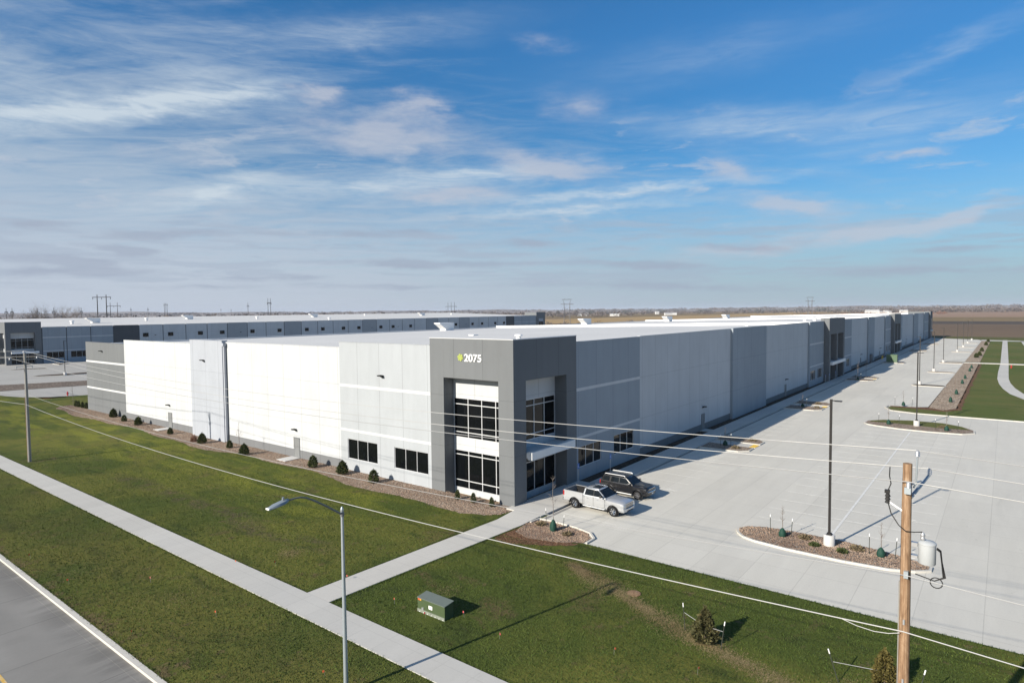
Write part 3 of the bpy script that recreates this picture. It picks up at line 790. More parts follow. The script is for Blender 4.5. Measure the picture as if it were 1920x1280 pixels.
class Building:
    def __init__(s, name, label, loc):
        s.root = thing(name, label, 'warehouse', loc); s.off = tuple(loc)
    def part(s, name, mb, mat, parent=None, smooth=None):
        return mb.build(name, MAT[mat] if isinstance(mat, str) else mat, parent or s.root, s.off if parent is None else (0, 0, 0) if False else s.off, smooth)
    def window(s, face, base, u0, u1, z0, z1, vs, hs=(), depth=.12, fw=.055, glass='glass', frame='alu'):
        """glass set back from the wall with its own frame"""
        g = MB(); fbox(g, face, base, u0, u1, z0, z1, -depth - .06, -depth)
        w = s.part('window', g, glass)
        f = MB()
        o0, o1 = -depth + .001, -depth + .06
        fbox(f, face, base, u0, u0 + fw, z0, z1, o0, o1); fbox(f, face, base, u1 - fw, u1, z0, z1, o0, o1)
        fbox(f, face, base, u0 + fw, u1 - fw, z0, z0 + fw, o0, o1); fbox(f, face, base, u0 + fw, u1 - fw, z1 - fw, z1, o0, o1)
        for v in vs: fbox(f, face, base, v - fw / 2, v + fw / 2, z0 + fw, z1 - fw, o0, o1 - .004)
        for h in hs: fbox(f, face, base, u0 + fw, u1 - fw, h - fw / 2, h + fw / 2, o0, o1 - .008)
        fr = f.build('window_frame', MAT[frame], w, s.off)
        return w
    def section(s, face, base, u0, u1, top, mat, proud=0.0, thick=.3, stripes=False, plinth=False, wins=(), z0=-.3):
        mb = MB()
        wall_with_holes(mb, face, base, u0, u1, z0, top, -thick, proud, wins)
        p = s.part('wall_panel', mb, mat)
        # thin light metal coping
        cp = MB(); fbox(cp, face, base, u0, u1, top, top + .06, -thick - .03, proud + .03)
        cp.build('coping', MAT['paint_plinth' if mat in ('paint_tower', 'paint_dark') else mat], p, s.off)
        if stripes:
            st = MB()
            fbox(st, face, base, u0, u1, 8.92, 9.22, proud, proud + .012)
            fbox(st, face, base, u0, u1, 4.19, 4.46, proud, proud + .012)
            st.build('painted_stripe', MAT['paint_stripe'], p, s.off)
        if plinth:
            st = MB(); fbox(st, face, base, u0, u1, z0, .98, proud, proud + .012)
            st.build('base_band', MAT['paint_plinth'], p, s.off)
        for h in wins:
            w = h[1] - h[0]
            s.window(face, base - proud if True else base, h[0], h[1], h[2], h[3], [h[0] + w / 3, h[0] + 2 * w / 3])
        return p
    def wall_light(s, face, base, u, z):
        mb = MB(); fbox(mb, face, base, u - .18, u + .18, z - .05, z + .13, 0, .14); fbox(mb, face, base, u - .22, u + .22, z + .06, z + .18, .10, .52)
        s.part('wall_light', mb, 'black')
    def door(s, face, base, u, z0=.1):
        mb = MB(); fbox(mb, face, base, u - .5, u + .5, z0, z0 + 2.2, .012, .05)
        d = s.part('door', mb, 'door')
        f = MB()
        fbox(f, face, base, u - .58, u - .5, z0, z0 + 2.28, .012, .07); fbox(f, face, base, u + .5, u + .58, z0, z0 + 2.28, .012, .07); fbox(f, face, base, u - .5, u + .5, z0 + 2.2, z0 + 2.28, .012, .07)
        f.build('door_frame', MAT['door'], d, s.off)
        h = MB(); fbox(h, face, base, u + .32, u + .42, z0 + .98, z0 + 1.04, .05, .12); h.build('handle', MAT['steel'], d, s.off)

def entrance_bay(B, face, base, u0, u1, rec, oc, tp=10.75, mull=(), lower_door=False, canopy=None):
    """glazed recess between piers; oc = opening (u0,u1)"""
    a, b = oc
    pl = base + rec      # recess plane
    for z0, z1 in ((8.77, tp), (3.87, 5.02), (-.3, .24)):
        mb = MB(); fbox(mb, face, pl, a, b, z0, z1, -.25, 0); B.part('spandrel', mb, 'paint_white')
    B.window(face, pl, a, b, 5.02, 8.77, mull, (5.55, 8.17), depth=.06, fw=.075)
    B.window(face, pl, a, b, .24, 3.87, mull, (1.0, 3.43) if not lower_door else (3.0,), depth=.06, fw=.075)

def lot_facade(): pass

B1 = Building('warehouse', 'long white and grey warehouse with dark corner tower numbered 2075', (0, 0, 0))
# --- corner tower
t = MB()
t.box(0, 1.76, 0, 1.66, -.3, 10.74)                     # corner pier
t.box(0, 1.5, 8.19, 9.92, -.3, 10.74); t.box(8.23, 9.97, 0, 1.5, -.3, 10.74)
t.box(0, 1.5, 1.66, 9.92, 10.74, 14.33); t.box(1.5, 9.97, 0, 1.5, 10.74, 14.33); t.box(0, 1.5, 0, 1.66, 10.74, 14.33)
t.box(1.6, 9.97, 9.62, 9.92, 9.0, 13.4); t.box(9.67, 9.97, 1.5, 9.62, 9.0, 13.4)
tw = B1.part('entrance_tower', t, 'paint_tower')
c = MB(); c.box(-.03, .35, -.03, 9.95, 14.33, 14.40); c.box(.35, 10.0, -.03, .35, 14.33, 14.40); c.box(9.6, 10.0, .35, 9.9, 13.4, 13.46); c.box(.35, 9.6, 9.6, 9.95, 13.4, 13.46)
c.build('coping', MAT['alu'], tw)
gr = MB()   # reveal lines of the cast panels
for y in (8.19, 1.66): gr.box(-.006, 0, y - .012, y + .012, 10.78, 14.3)
gr.box(-.006, 0, .02, 9.9, 10.76, 10.785); gr.box(.02, 9.95, -.006, 0, 10.76, 10.785)
gr.build('panel_joint', MAT['paint_plinth'], tw)
entrance_bay(B1, 'L', 0, 1.66, 8.19, 1.33, (1.66, 8.19), mull=(6.39, 4.73, 3.08))
entrance_bay(B1, 'R', 0, 1.76, 8.23, 1.35, (1.76, 8.23), mull=(3.2, 4.80, 6.43), lower_door=True)
# storefront doors under the canopy
d = MB(); d.box(1.95, 3.15, 1.24, 1.28, .14, 2.7)
dd = B1.part('entrance_door', d, 'glass')
f = MB()
for x in (1.92, 2.5, 3.12): f.box(x, x + .09, 1.18, 1.235, .14, 2.75)
f.box(2.01, 2.5, 1.18, 1.235, .14, .34); f.box(2.59, 3.12, 1.18, 1.235, .14, .34); f.box(2.01, 2.5, 1.18, 1.235, 2.62, 2.75); f.box(2.59, 3.12, 1.18, 1.235, 2.62, 2.75)
f.build('door_frame', MAT['alu'], dd)
h = MB(); h.box(2.42, 2.46, 1.08, 1.16, .9, 1.5).box(2.64, 2.68, 1.08, 1.16, .9, 1.5); h.build('handle', MAT['steel'], dd)
def canopy(B, x0, x1, y0, y1):
    mb = MB(); mb.box(x0, x1, y0, y1, 3.78, 4.46)
    cn = B.part('canopy', mb, 'unit_white')
    k = MB(); k.box(x0 + .12, x1 - .12, y0 + .12, y1, 4.462, 4.49); k.build('canopy_roof', MAT['roof'], cn, B.off)
canopy(B1, 1.9, 8.95, -.5, -.003)
k = MB(); k.box(1.78, 8.2, 0, 1.3, 3.92, 4.4); B1.part('canopy_roof', k, 'roof')
# number sign
def text_mesh(txt, size, extrude, off_):
    cu = bpy.data.curves.new('number', 'FONT'); cu.body = txt; cu.size = size; cu.extrude = extrude; cu.offset = off_; cu.resolution_u = 6
    cu.space_character = 1.0
    tmp = bpy.data.objects.new('tmp', cu); COL.objects.link(tmp)
    dg = bpy.context.evaluated_depsgraph_get()
    me = bpy.data.meshes.new_from_object(tmp.evaluated_get(dg)); bpy.data.objects.remove(tmp)
    return me
me = text_mesh('2075', 1.0, .03, .014)
co = np.empty(len(me.vertices) * 3); me.vertices.foreach_get('co', co); co = co.reshape(-1, 3)
mn, mx = co.min(0), co.max(0)
W_, H_ = 2.02, .68
nx = (co[:, 0] - mn[0]) / (mx[0] - mn[0]); nz = (co[:, 1] - mn[1]) / (mx[1] - mn[1])
V = np.stack([-.045 + (co[:, 2] - co[:, 2].min()) / .06 * -.04 * -1, 5.53 - nx * W_, 12.31 + nz * H_], 1)
V[:, 0] = -.002 - (co[:, 2] - co[:, 2].min()) / max(1e-6, np.ptp(co[:, 2])) * .06
me.vertices.foreach_set('co', V.ravel()); me.flip_normals() if False else None
bm = bmesh.new(); bm.from_mesh(me); bmesh.ops.recalc_face_normals(bm, faces=bm.faces); bm.to_mesh(bm and me); bm.free()
link('building_number', me, MAT['num_white'], B1.root)
em = MB()
cy, cz = 6.02, 12.66
for i in range(6):
    a = 2 * PI * i / 6 + .26
    py, pz = cy + .215 * math.cos(a), cz + .215 * math.sin(a)
    pts = [(py + .125 * math.cos(q), pz + .125 * math.sin(q)) for q in [2 * PI * j / 12 for j in range(12)]]
    em.add([(-.004, y, z) for y, z in pts] + [(-.05, y, z) for y, z in pts], [tuple(range(12, 24)), tuple(range(11, -1, -1))] + [(j, (j + 1) % 12, 12 + (j + 1) % 12, 12 + j) for j in range(12)])
pts = [(cy + .13 * math.cos(2 * PI * j / 12), cz + .13 * math.sin(2 * PI * j / 12)) for j in range(12)]
em.add([(-.004, y, z) for y, z in pts] + [(-.045, y, z) for y, z in pts], [tuple(range(12, 24))] + [(j, (j + 1) % 12, 12 + (j + 1) % 12, 12 + j) for j in range(12)])
em.build('emblem', MAT['lime'], B1.root)

# --- short face
W = [(10.37, 15.14, 1.25, 3.38), (17.70, 22.50, 1.25, 3.40)]
B1.section('L', 0, 9.92, 23.65, 13.66, 'paint_light', .0, stripes=True, wins=W)
B1.section('L', 0, 23.65, 47.6, 13.08, 'paint_white', -.06, .24, plinth=True)
B1.section('L', 0, 47.6, 56.35, 13.26, 'paint_pale', .42)
B1.section('L', 0, 56.35, 79.75, 12.70, 'paint_white', -.06, .24, plinth=True)
B1.section('L', 0, 79.75, 96.35, 12.06, 'paint_tower', -.10, .2)
st = MB(); fbox(st, 'L', 0, 79.78, 96.33, 8.55, 8.87, -.10, -.085); fbox(st, 'L', 0, 79.78, 96.33, 3.95, 4.25, -.10, -.085); B1.part('painted_stripe', st, 'paint_stripe')
for u, z, b in ((64.28, 3.4, .06), (32.15, 3.23, .06), (16.71, 10.32, 0), (52.5, 10.49, -.42), (89.0, 10.57, .10)): B1.wall_light('L', b, u, z)
B1.door('L', .06, 64.1); B1.door('L', .06, 32.0)
ds = MB(); ds.box(-.34, -.08, 47.30, 47.56, .1, 12.9).box(-.46, -.05, 47.22, 47.58, 12.6, 13.0); B1.part('downspout', ds, 'paint_pale')
S('door_pad', MB().box(-2.0, -.02, 31.3, 33.0, -.1, .09).box(-2.0, -.02, 63.4, 65.1, -.1, .09), MAT['pad'])

# --- long face: repeating bays
def tower2(x0, x1):
    t = MB(); w = x1 - x0; a0, a1, b0, b1 = x0 + 1.6, x0 + w / 2 - .75, x0 + w / 2 + .75, x1 - 1.6
    pr = 1.5
    for u0, u1 in ((x0, a0), (a1, b0), (b1, x1)): t.box(u0, u1, -pr, 0, -.3, 10.74)
    t.box(x0, x1, -pr, 0, 10.74, 14.33)
    p = B1.part('entrance_tower', t, 'paint_tower')
    c = MB(); c.box(x0 - .03, x1 + .03, -pr - .03, .32, 14.33, 14.4); c.build('coping', MAT['paint_plinth'], p)
    k = MB(); k.box(x0, x1, 0, .3, -.3, 14.33); B1.part('wall_panel', k, 'paint_tower')
    for a, b in ((a0, a1), (b0, b1)):
        B1.window('R', -.02, a, b, 4.8, 10.74, [a + (b - a) / 3, a + 2 * (b - a) / 3], (8.2,), depth=-.05)
        B1.window('R', -.02, a, b, .15, 3.8, [a + (b - a) / 3, a + 2 * (b - a) / 3], (2.7,), depth=-.05)
    canopy(B1, x0 + 1.2, x1 - 1.2, -pr - .5, -pr - .003)
    k = MB()
    for a, b in ((a0, a1), (b0, b1)): k.box(a, b, -pr, -.12, 3.85, 4.42)
    B1.part('canopy_roof', k, 'roof')
T = 13.75
WZ = (1.35, 3.40)
B1.section('R', 0, 9.97, 23.5, 13.70, 'paint_mid', 0, stripes=True, wins=[(10.25, 14.72, *WZ), (17.40, 22.0, *WZ)])
B1.section('R', 0, 23.5, 53.62, T, 'paint_white', 0, plinth=True)
B1.section('R', 0, 53.62, 70.6, T + .05, 'paint_mid', .38)
B1.section('R', 0, 70.6, 101.2, T, 'paint_white', 0, plinth=True)
B1.section('R', 0, 101.2, 114.3, T, 'paint_mid', .38, stripes=True, wins=[(102.2, 106.4, *WZ), (108.6, 112.8, *WZ)])
tower2(114.3, 131.5)
B1.section('R', 0, 131.5, 147.0, T, 'paint_mid', .38, stripes=True, wins=[(133.6, 137.8, *WZ), (140.4, 144.6, *WZ)])
B1.section('R', 0, 147.0, 173.4, T, 'paint_white', 0, plinth=True)
B1.section('R', 0, 173.4, 184.6, T + .05, 'paint_mid', .38)
B1.section('R', 0, 184.6, 207.5, T, 'paint_white', 0, plinth=True)
B1.section('R', 0, 207.5, 220.5, T, 'paint_mid', .38, stripes=True, wins=[(208.8, 212.8, *WZ), (215, 219, *WZ)])
tower2(220.5, 237.7)
B1.section('R', 0, 237.7, 252, T, 'paint_mid', .38, stripes=True, wins=[(240, 244, *WZ), (246, 250, *WZ)])
B1.section('R', 0, 252, 292, T, 'paint_white', 0, plinth=True)
B1.section('R', 0, 292, 310, T + .05, 'paint_mid', .38)
B1.section('R', 0, 310, 338, T, 'paint_white', 0, plinth=True)
B1.section('R', 0, 338, 360, T, 'paint_mid', .38, stripes=True, wins=[(342, 346, *WZ), (352, 356, *WZ)])
t = MB(); t.box(360, 372, -1.2, 9.0, -.3, 14.33); p = B1.part('entrance_tower', t, 'paint_tower'); canopy(B1, 361, 371, -1.7, -1.203)
B1.window('R', -1.2, 362.5, 369.5, 4.9, 10.6, [364.8, 367.2], depth=-.05); B1.window('R', -1.2, 362.5, 369.5, .2, 3.7, [364.8, 367.2], depth=-.05)
for u in (42.6, 84.2, 163, 198, 268, 325): B1.door('R', 0, u); B1.wall_light('R', 0, u, 3.25)
bx = MB(); bx.box(176.2, 178.2, -.9, -.385, .1, 2.6).box(179, 180.2, -.8, -.385, .1, 2.0); B1.part('meter_cabinet', bx, 'paint_plinth')
# --- back and end walls, roof
ZR = lambda y: 13.05 - .0165 * y
b = MB(); b.box(.2, 372, 96.05, 96.35, -.3, 11.62); b.box(371.7, 372, .3, 96.05, -.3, 11.4); B1.part('wall_panel', b, 'paint_white')
r = MB()
ys = [.3, 9.6, 30, 60, 96.05]; xs = [.3, 60, 115, 168, 221, 300, 371.7]
for i in range(len(xs) - 1):
    r.add([(x, y, ZR(y)) for y in ys for x in (xs[i], xs[i + 1])], [(2 * j, 2 * j + 1, 2 * j + 3, 2 * j + 2) for j in range(len(ys) - 1)])
rf = B1.part('roof', r, 'roof')
for x in (115.0, 221.5, 371.4):
    fw = MB()
    fw.add([(x, y, ZR(y) - .1) for y in (.32, 96.0)] + [(x, y, ZR(y) + .62) for y in (.32, 96.0)] + [(x + .3, y, ZR(y) - .1) for y in (.32, 96.0)] + [(x + .3, y, ZR(y) + .62) for y in (.32, 96.0)],
           [(0, 2, 3, 1), (4, 5, 7, 6), (2, 6, 7, 3), (0, 4, 6, 2), (1, 3, 7, 5)])
    fw.build('roof_parapet', MAT['unit_white'], rf)
gt = MB(); gt.box(.2, 372, 96.05, 96.5, 11.62, 11.7); gt.build('gutter', MAT['unit_white'], rf)
def roof_unit(x, y, parent, s=1.0, zr=ZR):
    z = zr(y) - .05
    mb = MB(); mb.box(x - 1.3 * s, x + 1.9 * s, y - 1.1 * s, y + 1.1 * s, z, z + .55 * s)
    u = mb.build('rooftop_unit', MAT['unit_white'], parent, B1.off if parent is rf else B2.off)
    # housing with a sloped intake hood on one side
    h = MB(); a = [(-1.4, .56), (2.0, .56), (2.0, 2.2), (-3.6, 2.2), (-3.6, 2.0)]
    n = len(a)
    v = [(x + p * s, y - 1.15 * s, z + q * s) for p, q in a] + [(x + p * s, y + 1.15 * s, z + q * s) for p, q in a]
    h.add(v, [tuple(range(n)), tuple(range(2 * n - 1, n - 1, -1))] + [(i, n + i, n + (i + 1) % n, (i + 1) % n) for i in range(n)])
    h.build('intake_hood', MAT['unit_white'], u, B1.off if parent is rf else B2.off)
def roof_vent(x, y, parent, s=1.0, zr=ZR):
    z = zr(y) - .05; off = B1.off if parent is rf else B2.off
    mb = MB(); mb.lathe([(.38 * s, 0), (.38 * s, .45 * s), (.30 * s, .46 * s), (.30 * s, .6 * s), (.58 * s, .62 * s), (.52 * s, .82 * s), (.15 * s, .9 * s)], 16, 'z', (x, y, z))
    mb.build('roof_vent', MAT['unit_white'], parent, off, 40)
for x, y in ((86.7, 91), (155, 87), (210, 80), (275, 78)): roof_unit(x, y, rf)
for x, y in ((29, 21.5), (106, 14.2), (150, 12), (158, 9), (166, 13), (172, 10), (190, 12)): roof_vent(x, y, rf, 1.0 if x < 110 else 1.3)
hh = MB(); hh.box(46, 47.4, 45, 46.2, ZR(45) - .1, ZR(45) + .18); hh.build('roof_hatch', MAT['unit_white'], rf)

# --- second warehouse, across the truck court
Y2 = 235.0
B2 = Building('warehouse', 'long grey warehouse with many small dark windows behind the truck court', (21.8, Y2, 0))
seam = [32.2, 39.6, 47.3, 54.9, 64.0, 72.9, 81.9, 90.8, 99.7, 108.9, 118.0, 127.3, 136.5, 145.7, 154.8, 164.1, 173.4, 182.8, 192.0, 201.3, 210.7, 220.0, 229.7, 239, 248.4, 257.8, 267.1, 276.7, 286.1, 295.3, 304.2, 313.1, 321.6, 330.0]
kind = ['S', 'S', 'S', 'D', 'a', 'b', 'c', 'd', 'G', 'a', 'd', 'G', 'b', 'b', 'c', 'd', 'G', 'b', 'a', 'c', '-', 'G', '-', 'c', 'G', 'b', 'b', 'd', 'd', 'D', 'S', 'S', 'S']
# window place in each light panel: a left .25, b left .38, c right .66, d right .75
fr_ = {'a': .27, 'b': .33, 'c': .68, 'd': .74}
for i, k in enumerate(kind):
    u0, u1 = seam[i], seam[i + 1]
    top = 12.75 + .0022 * (u0 - 32)
    m = {'S': 'paint_mid', 'D': 'paint_dark', 'G': 'paint_mid2'}.get(k, 'paint_white')
    if m == 'paint_mid2' and m not in MAT: wallmat('paint_mid2', (.33, .35, .37), False)
    w = [(u0 + 1.2, u0 + 6.6, 1.6, 3.9)] if k == 'S' and i < 3 else []
    B2.section('R', Y2, u0 + .22, u1 - .06, top, m, 0, stripes=(k == 'S'), wins=w)
    if k in fr_:
        c_ = u0 + (u1 - u0) * fr_[k]
        B2.window('R', Y2, c_ - 1.0, c_ + 1.0, 8.1, 9.6, [c_], depth=-.06, frame='black')
    if k in 'acGD' and k != '-' and i % 2 == 0:
        B2.wall_light('R', Y2, (u0 + u1) / 2 + 1.5, 8.6)
rv = MB()
for i, u in enumerate(seam): rv.box(u - .06, u + .22, Y2 + .06, Y2 + .3, -.3, 12.6 + .0022 * (u - 32))
B2.part('wall_joint', rv, 'paint_dark')
t = MB()
X0 = 21.8
t.box(X0, X0 + 1.5, Y2, Y2 + 1.5, -.3, 10.9); t.box(X0 + 8.4, X0 + 10.3, Y2, Y2 + 1.5, -.3, 10.9)
t.box(X0, X0 + 10.3, Y2, Y2 + 1.5, 10.9, 14.6); t.box(X0, X0 + 1.5, Y2 + 1.5, Y2 + 10, 10.9, 14.6); t.box(X0, X0 + 1.5, Y2 + 8.2, Y2 + 10, -.3, 10.9)
tw = B2.part('entrance_tower', t, 'paint_tower')
c = MB(); c.box(X0 - .03, X0 + 10.33, Y2 - .03, Y2 + .3, 14.6, 14.67); c.build('coping', MAT['paint_plinth'], tw, B2.off)
for q in ((X0 + 1.5, X0 + 8.4, Y2 + 1.3, Y2 + 1.6, 9.0, 10.9), (X0 + 1.5, X0 + 8.4, Y2 + 1.3, Y2 + 1.6, 4.2, 5.3), (X0 + 1.3, X0 + 1.6, Y2 + 1.6, Y2 + 8.2, 9.0, 10.9), (X0 + 1.3, X0 + 1.6, Y2 + 1.6, Y2 + 8.2, 4.2, 5.3)):
    mb = MB(); mb.box(*q); B2.part('spandrel', mb, 'paint_white')
B2.window('R', Y2 + 1.3, X0 + 1.5, X0 + 8.4, 5.3, 9.0, [X0 + 3.2, X0 + 4.9, X0 + 6.6], (8.3, 5.9), depth=.1); B2.window('R', Y2 + 1.3, X0 + 1.5, X0 + 8.4, .2, 4.2, [X0 + 3.2, X0 + 4.9, X0 + 6.6], (3.0,), depth=.1)
B2.window('L', X0 + 1.3, Y2 + 1.7, Y2 + 8.2, 5.3, 9.0, [Y2 + 3.5, Y2 + 5.5], (8.3,), depth=.1); B2.window('L', X0 + 1.3, Y2 + 1.7, Y2 + 8.2, .2, 4.2, [Y2 + 3.5, Y2 + 5.5], (3.0,), depth=.1)
canopy(B2, X0 + 1.4, X0 + 9.3, Y2 - .7, Y2 - .003)
t = MB(); t.box(330.0, 341, Y2 - .4, Y2 + 10, -.3, 15.6); B2.part('entrance_tower', t, 'paint_tower')
mb = MB(); mb.box(333, 338.5, Y2 - .44, Y2 - .41, 9.2, 11.2); B2.part('spandrel', mb, 'paint_pale'); B2.window('R', Y2 - .4, 333, 338.5, 5, 9.1, [335, 337], depth=-.06)
B2.section('L', X0, Y2 + 10, Y2 + 96, 13.6, 'paint_light', 0)
Z2 = lambda y: 12.35 + .031 * (y - Y2)
r = MB(); ys = [Y2 + .3, Y2 + 40, Y2 + 96]
for x0, x1 in ((X0 + .3, 120), (120, 230), (230, 341)):
    r.add([(x, y, Z2(y) + .003 * (x - X0) * .6) for y in ys for x in (x0, x1)], [(2 * j, 2 * j + 1, 2 * j + 3, 2 * j + 2) for j in range(len(ys) - 1)])
rf2 = B2.part('roof', r, 'roof')
b = MB(); b.box(X0, 341, Y2 + 96, Y2 + 96.3, -.3, 15.2); b.box(340.7, 341, Y2 + 10, Y2 + 96, -.3, 13); B2.part('wall_panel', b, 'paint_light')
for x, y in ((60, 268), (110, 292), (182, 290), (265, 285)): roof_unit(x, y, rf2, .9, lambda q: Z2(q) + .25)
for x, y in ((50, 262), (86, 282), (140, 280), (165, 252), (228, 300), (300, 290)): roof_vent(x, y, rf2, 1.5, lambda q: Z2(q) + .25)
# ------------------------------------------------------------------ plants
def leaf_tris(P, N, size, asp=2.2):
    """one elongated triangle per point, along direction N with jitter"""
    n = len(P)
    N = N / np.maximum(np.linalg.norm(N, axis=1, keepdims=True), 1e-6)
    rnd = rng.normal(size=(n, 3)); d = N * 1.0 + rnd * .55; d /= np.linalg.norm(d, axis=1, keepdims=True)
    s = np.cross(d, rng.normal(size=(n, 3))); s /= np.maximum(np.linalg.norm(s, axis=1, keepdims=True), 1e-6)
    L = size * rng.uniform(.6, 1.4, (n, 1))
    A = P - s * L * .5 / asp * 1.6; B = P + s * L * .5 / asp * 1.6; C_ = P + d * L
    V = np.stack([A, B, C_], 1).reshape(-1, 3)
    return V, np.arange(n * 3).reshape(-1, 3)

def cone_crown(n, h, r, z0=.05, power=.8, lump=.25):
    """points through a shrub crown: uneven cone, layered"""
    z = rng.beta(1.05, 1.25, n); a = rng.uniform(0, 2 * PI, n)
    k = (1 - z) ** power * (1 + lump * np.sin(a * 3 + z * 17) * np.cos(a * 2 - z * 9)) * (1 - .35 * np.exp(-z * 14))
    q = np.sqrt(rng.uniform(.25, 1, n)) * k * r
    P = np.stack([q * np.cos(a), q * np.sin(a), z0 + z * h * .95], 1)
    N = np.stack([np.cos(a), np.sin(a), np.full(n, .55)], 1)
    return P, N

def make_spruce(name, label, h, r, n, mat='spruce', power=.8, size=.12, loc=(0, 0, 0), group=None, cat='shrub', leader=True):
    o = thing(name, label, cat, loc, 0, group)
    P, N = cone_crown(n, h * .9, r, .06 * h, power)
    if leader:
        m = max(10, n // 40); z = rng.uniform(.75, 1.0, m); a = rng.uniform(0, 2 * PI, m)
        P = np.concatenate([P, np.stack([.05 * h * (1.02 - z) * np.cos(a), .05 * h * (1.02 - z) * np.sin(a), z * h], 1)]); N = np.concatenate([N, np.stack([np.cos(a), np.sin(a), np.full(m, 1.6)], 1)])
    V, F = leaf_tris(P, N, size)
    np_mesh('foliage', V, F, MAT[mat], o); KIDS[o.name][-1].location = (0, 0, 0)
    t = MB(); t.cyl((0, 0, 0), (0, 0, h * .8), .02 + .015 * h, .006, 6); t.build('stem', MAT['bark'], o)
    return o

protoA = make_spruce('evergreen_shrub', 'bushy dark evergreen shrub in the gravel below the left three-pane window', 1.45, .62, 2200, power=.42, size=.13, loc=(-1.6, 21.4, .02), group='evergreen shrubs along the short white wall')
protoB = make_spruce('evergreen_shrub', 'bushy dark evergreen shrub in the gravel beside the door pad nearest the tower', 1.35, .52, 1300, loc=(-1.7, 26.4, .02), group='evergreen shrubs along the short white wall', power=.36, size=.13)
G_ = 'evergreen shrubs along the short white wall'
for (x, y, s, base, lab) in (
    (-1.9, 16.1, 1.0, protoB, 'bushy dark evergreen shrub in the gravel between the two ground-floor windows'),
    (-2.9, 38.4, .95, protoA, 'evergreen shrub beside the thin bare sapling right of the grey downspout'),
    (-1.9, 43.6, .75, protoB, 'small evergreen shrub at the foot of the grey downspout'),
    (-2.5, 49.4, .95, protoA, 'evergreen shrub in front of the pale projecting wall panel'),
    (-2.1, 59.4, .72, protoB, 'rounded low evergreen shrub left of the farther door pad'),
    (-1.6, 71.1, .92, protoA, 'evergreen shrub nearest the middle of the farther white wall panel'),
    (-1.5, 76.6, .80, protoB, 'evergreen shrub second from the edge of the grey end wall panel'),
    (-.8, 82.7, 1.0, protoA, 'evergreen shrub in front of the grey end wall panel'),
    (-.5, 73.6, .5, protoB, 'very small evergreen shrub close against the farther white wall')):
    copy_tree(base, (x, y, .02), random.uniform(0, 6), lab, base.scale[0] * s)
pa = make_spruce('arborvitae', 'narrow arborvitae below the tower window, leftmost of three', .95, .24, 700, power=.42, size=.09, loc=(-1.1, 5.6, .02), group='narrow arborvitae at the tower foot', leader=False)
copy_tree(pa, (-1.05, 3.75, .02), 1.0, 'narrow arborvitae below the tower window, middle of three')
copy_tree(pa, (-.95, 1.75, .02), 2.0, 'narrow arborvitae below the tower window, rightmost of three', .95)
for i, (x, y) in enumerate(((.3, 102.0), (.3, 100.7), (.3, 98.7), (.4, 97.2))):
    c = copy_tree(pa, (x - .3, y, .02), i * 1.3, ['narrow arborvitae beside the far grey wall corner, farthest of four', 'narrow arborvitae beside the far grey wall corner, second farthest of four', 'narrow arborvitae beside the far grey wall corner, third of four', 'narrow arborvitae beside the far grey wall corner, nearest of four'][i], (1.25, 1.25, 1.3))
    c['group'] = 'narrow arborvitae at the far wall corner'
make_spruce('spruce_tree', 'young brown-green spruce tied between two white-topped stakes in the foreground lawn', 1.85, .74, 3000, 'spruce_brown', .75, .13, (-11.6, -21.1, 0), cat='tree')
make_spruce('juniper_tree', 'yellow-brown juniper bush behind the wooden utility pole', 1.9, .55, 2600, 'juniper', .45, .11, (-10.9, -28.9, 0), cat='tree')
# low dry shrubs in the gravel
def low_shrub(loc, label, mat, r, h, n=260, group='low shrubs on the gravel island'):
    o = thing('low_shrub', label, 'shrub', loc, 0, group)
    a = rng.uniform(0, 2 * PI, n); q = np.sqrt(rng.uniform(0, 1, n)) * r; z = rng.uniform(0, 1, n) * h * (1 - (q / r) ** 2 * .7)
    P = np.stack([q * np.cos(a), q * np.sin(a), z], 1); N = np.stack([np.cos(a), np.sin(a), np.full(n, 1.0)], 1)
    V, F = leaf_tris(P, N, .13); np_mesh('foliage', V, F, MAT[mat], o)
    t = MB(); t.cyl((0, 0, 0), (0, 0, h * .5), .02, .008, 5); t.build('stem', MAT['bark'], o)
    return o
low_shrub((6.4, -21.6, .15), 'low brown dormant shrub between the green watering bag and the lamp base', 'drygrass', .42, .26)
low_shrub((5.3, -22.5, .15), 'low dark green shrub just left of the concrete lamp base', 'spruce', .33, .22)
low_shrub((5.1, -24.3, .15), 'low dark green shrub just right of the concrete lamp base, nearer the kerb', 'spruce', .33, .24)
low_shrub((6.2, -25.0, .15), 'low brown dormant shrub just right of the lamp base, farther from the kerb', 'drygrass', .45, .28)
low_shrub((-2.9, -7.2, .04), 'low dark shrub at the rounded end of the corner gravel bed', 'drygrass', .35, .2, group='low shrubs in the corner gravel bed')
low_shrub((-2.2, -4.3, .04), 'low dry shrub beside the left stake in the corner gravel bed', 'drygrass', .38, .22, group='low shrubs in the corner gravel bed')
low_shrub((-2.6, 51.5, .02), 'reddish dry shrub at the left edge of the pale wall panel', 'redtwig', .38, .95, 420, 'dormant shrubs along the short wall')
low_shrub((62.4, -26.2, .165), 'low dry shrub on the half-grass island', 'drygrass', .5, .3, group='low shrubs on the half-grass island')
for (x, y, l) in ((33.4, -7.6, 'dry shrub on the near half of the first paired island'), (38.9, -7.9, 'dry shrub on the far half of the first paired island'), (72, -8.2, 'dry shrub on the near half of the second paired island'), (76.6, -7.4, 'dry shrub on the far half of the second paired island')):
    low_shrub((x, y, .15), l, 'drygrass', .45, .35, 200, 'dry shrubs on the paired islands')

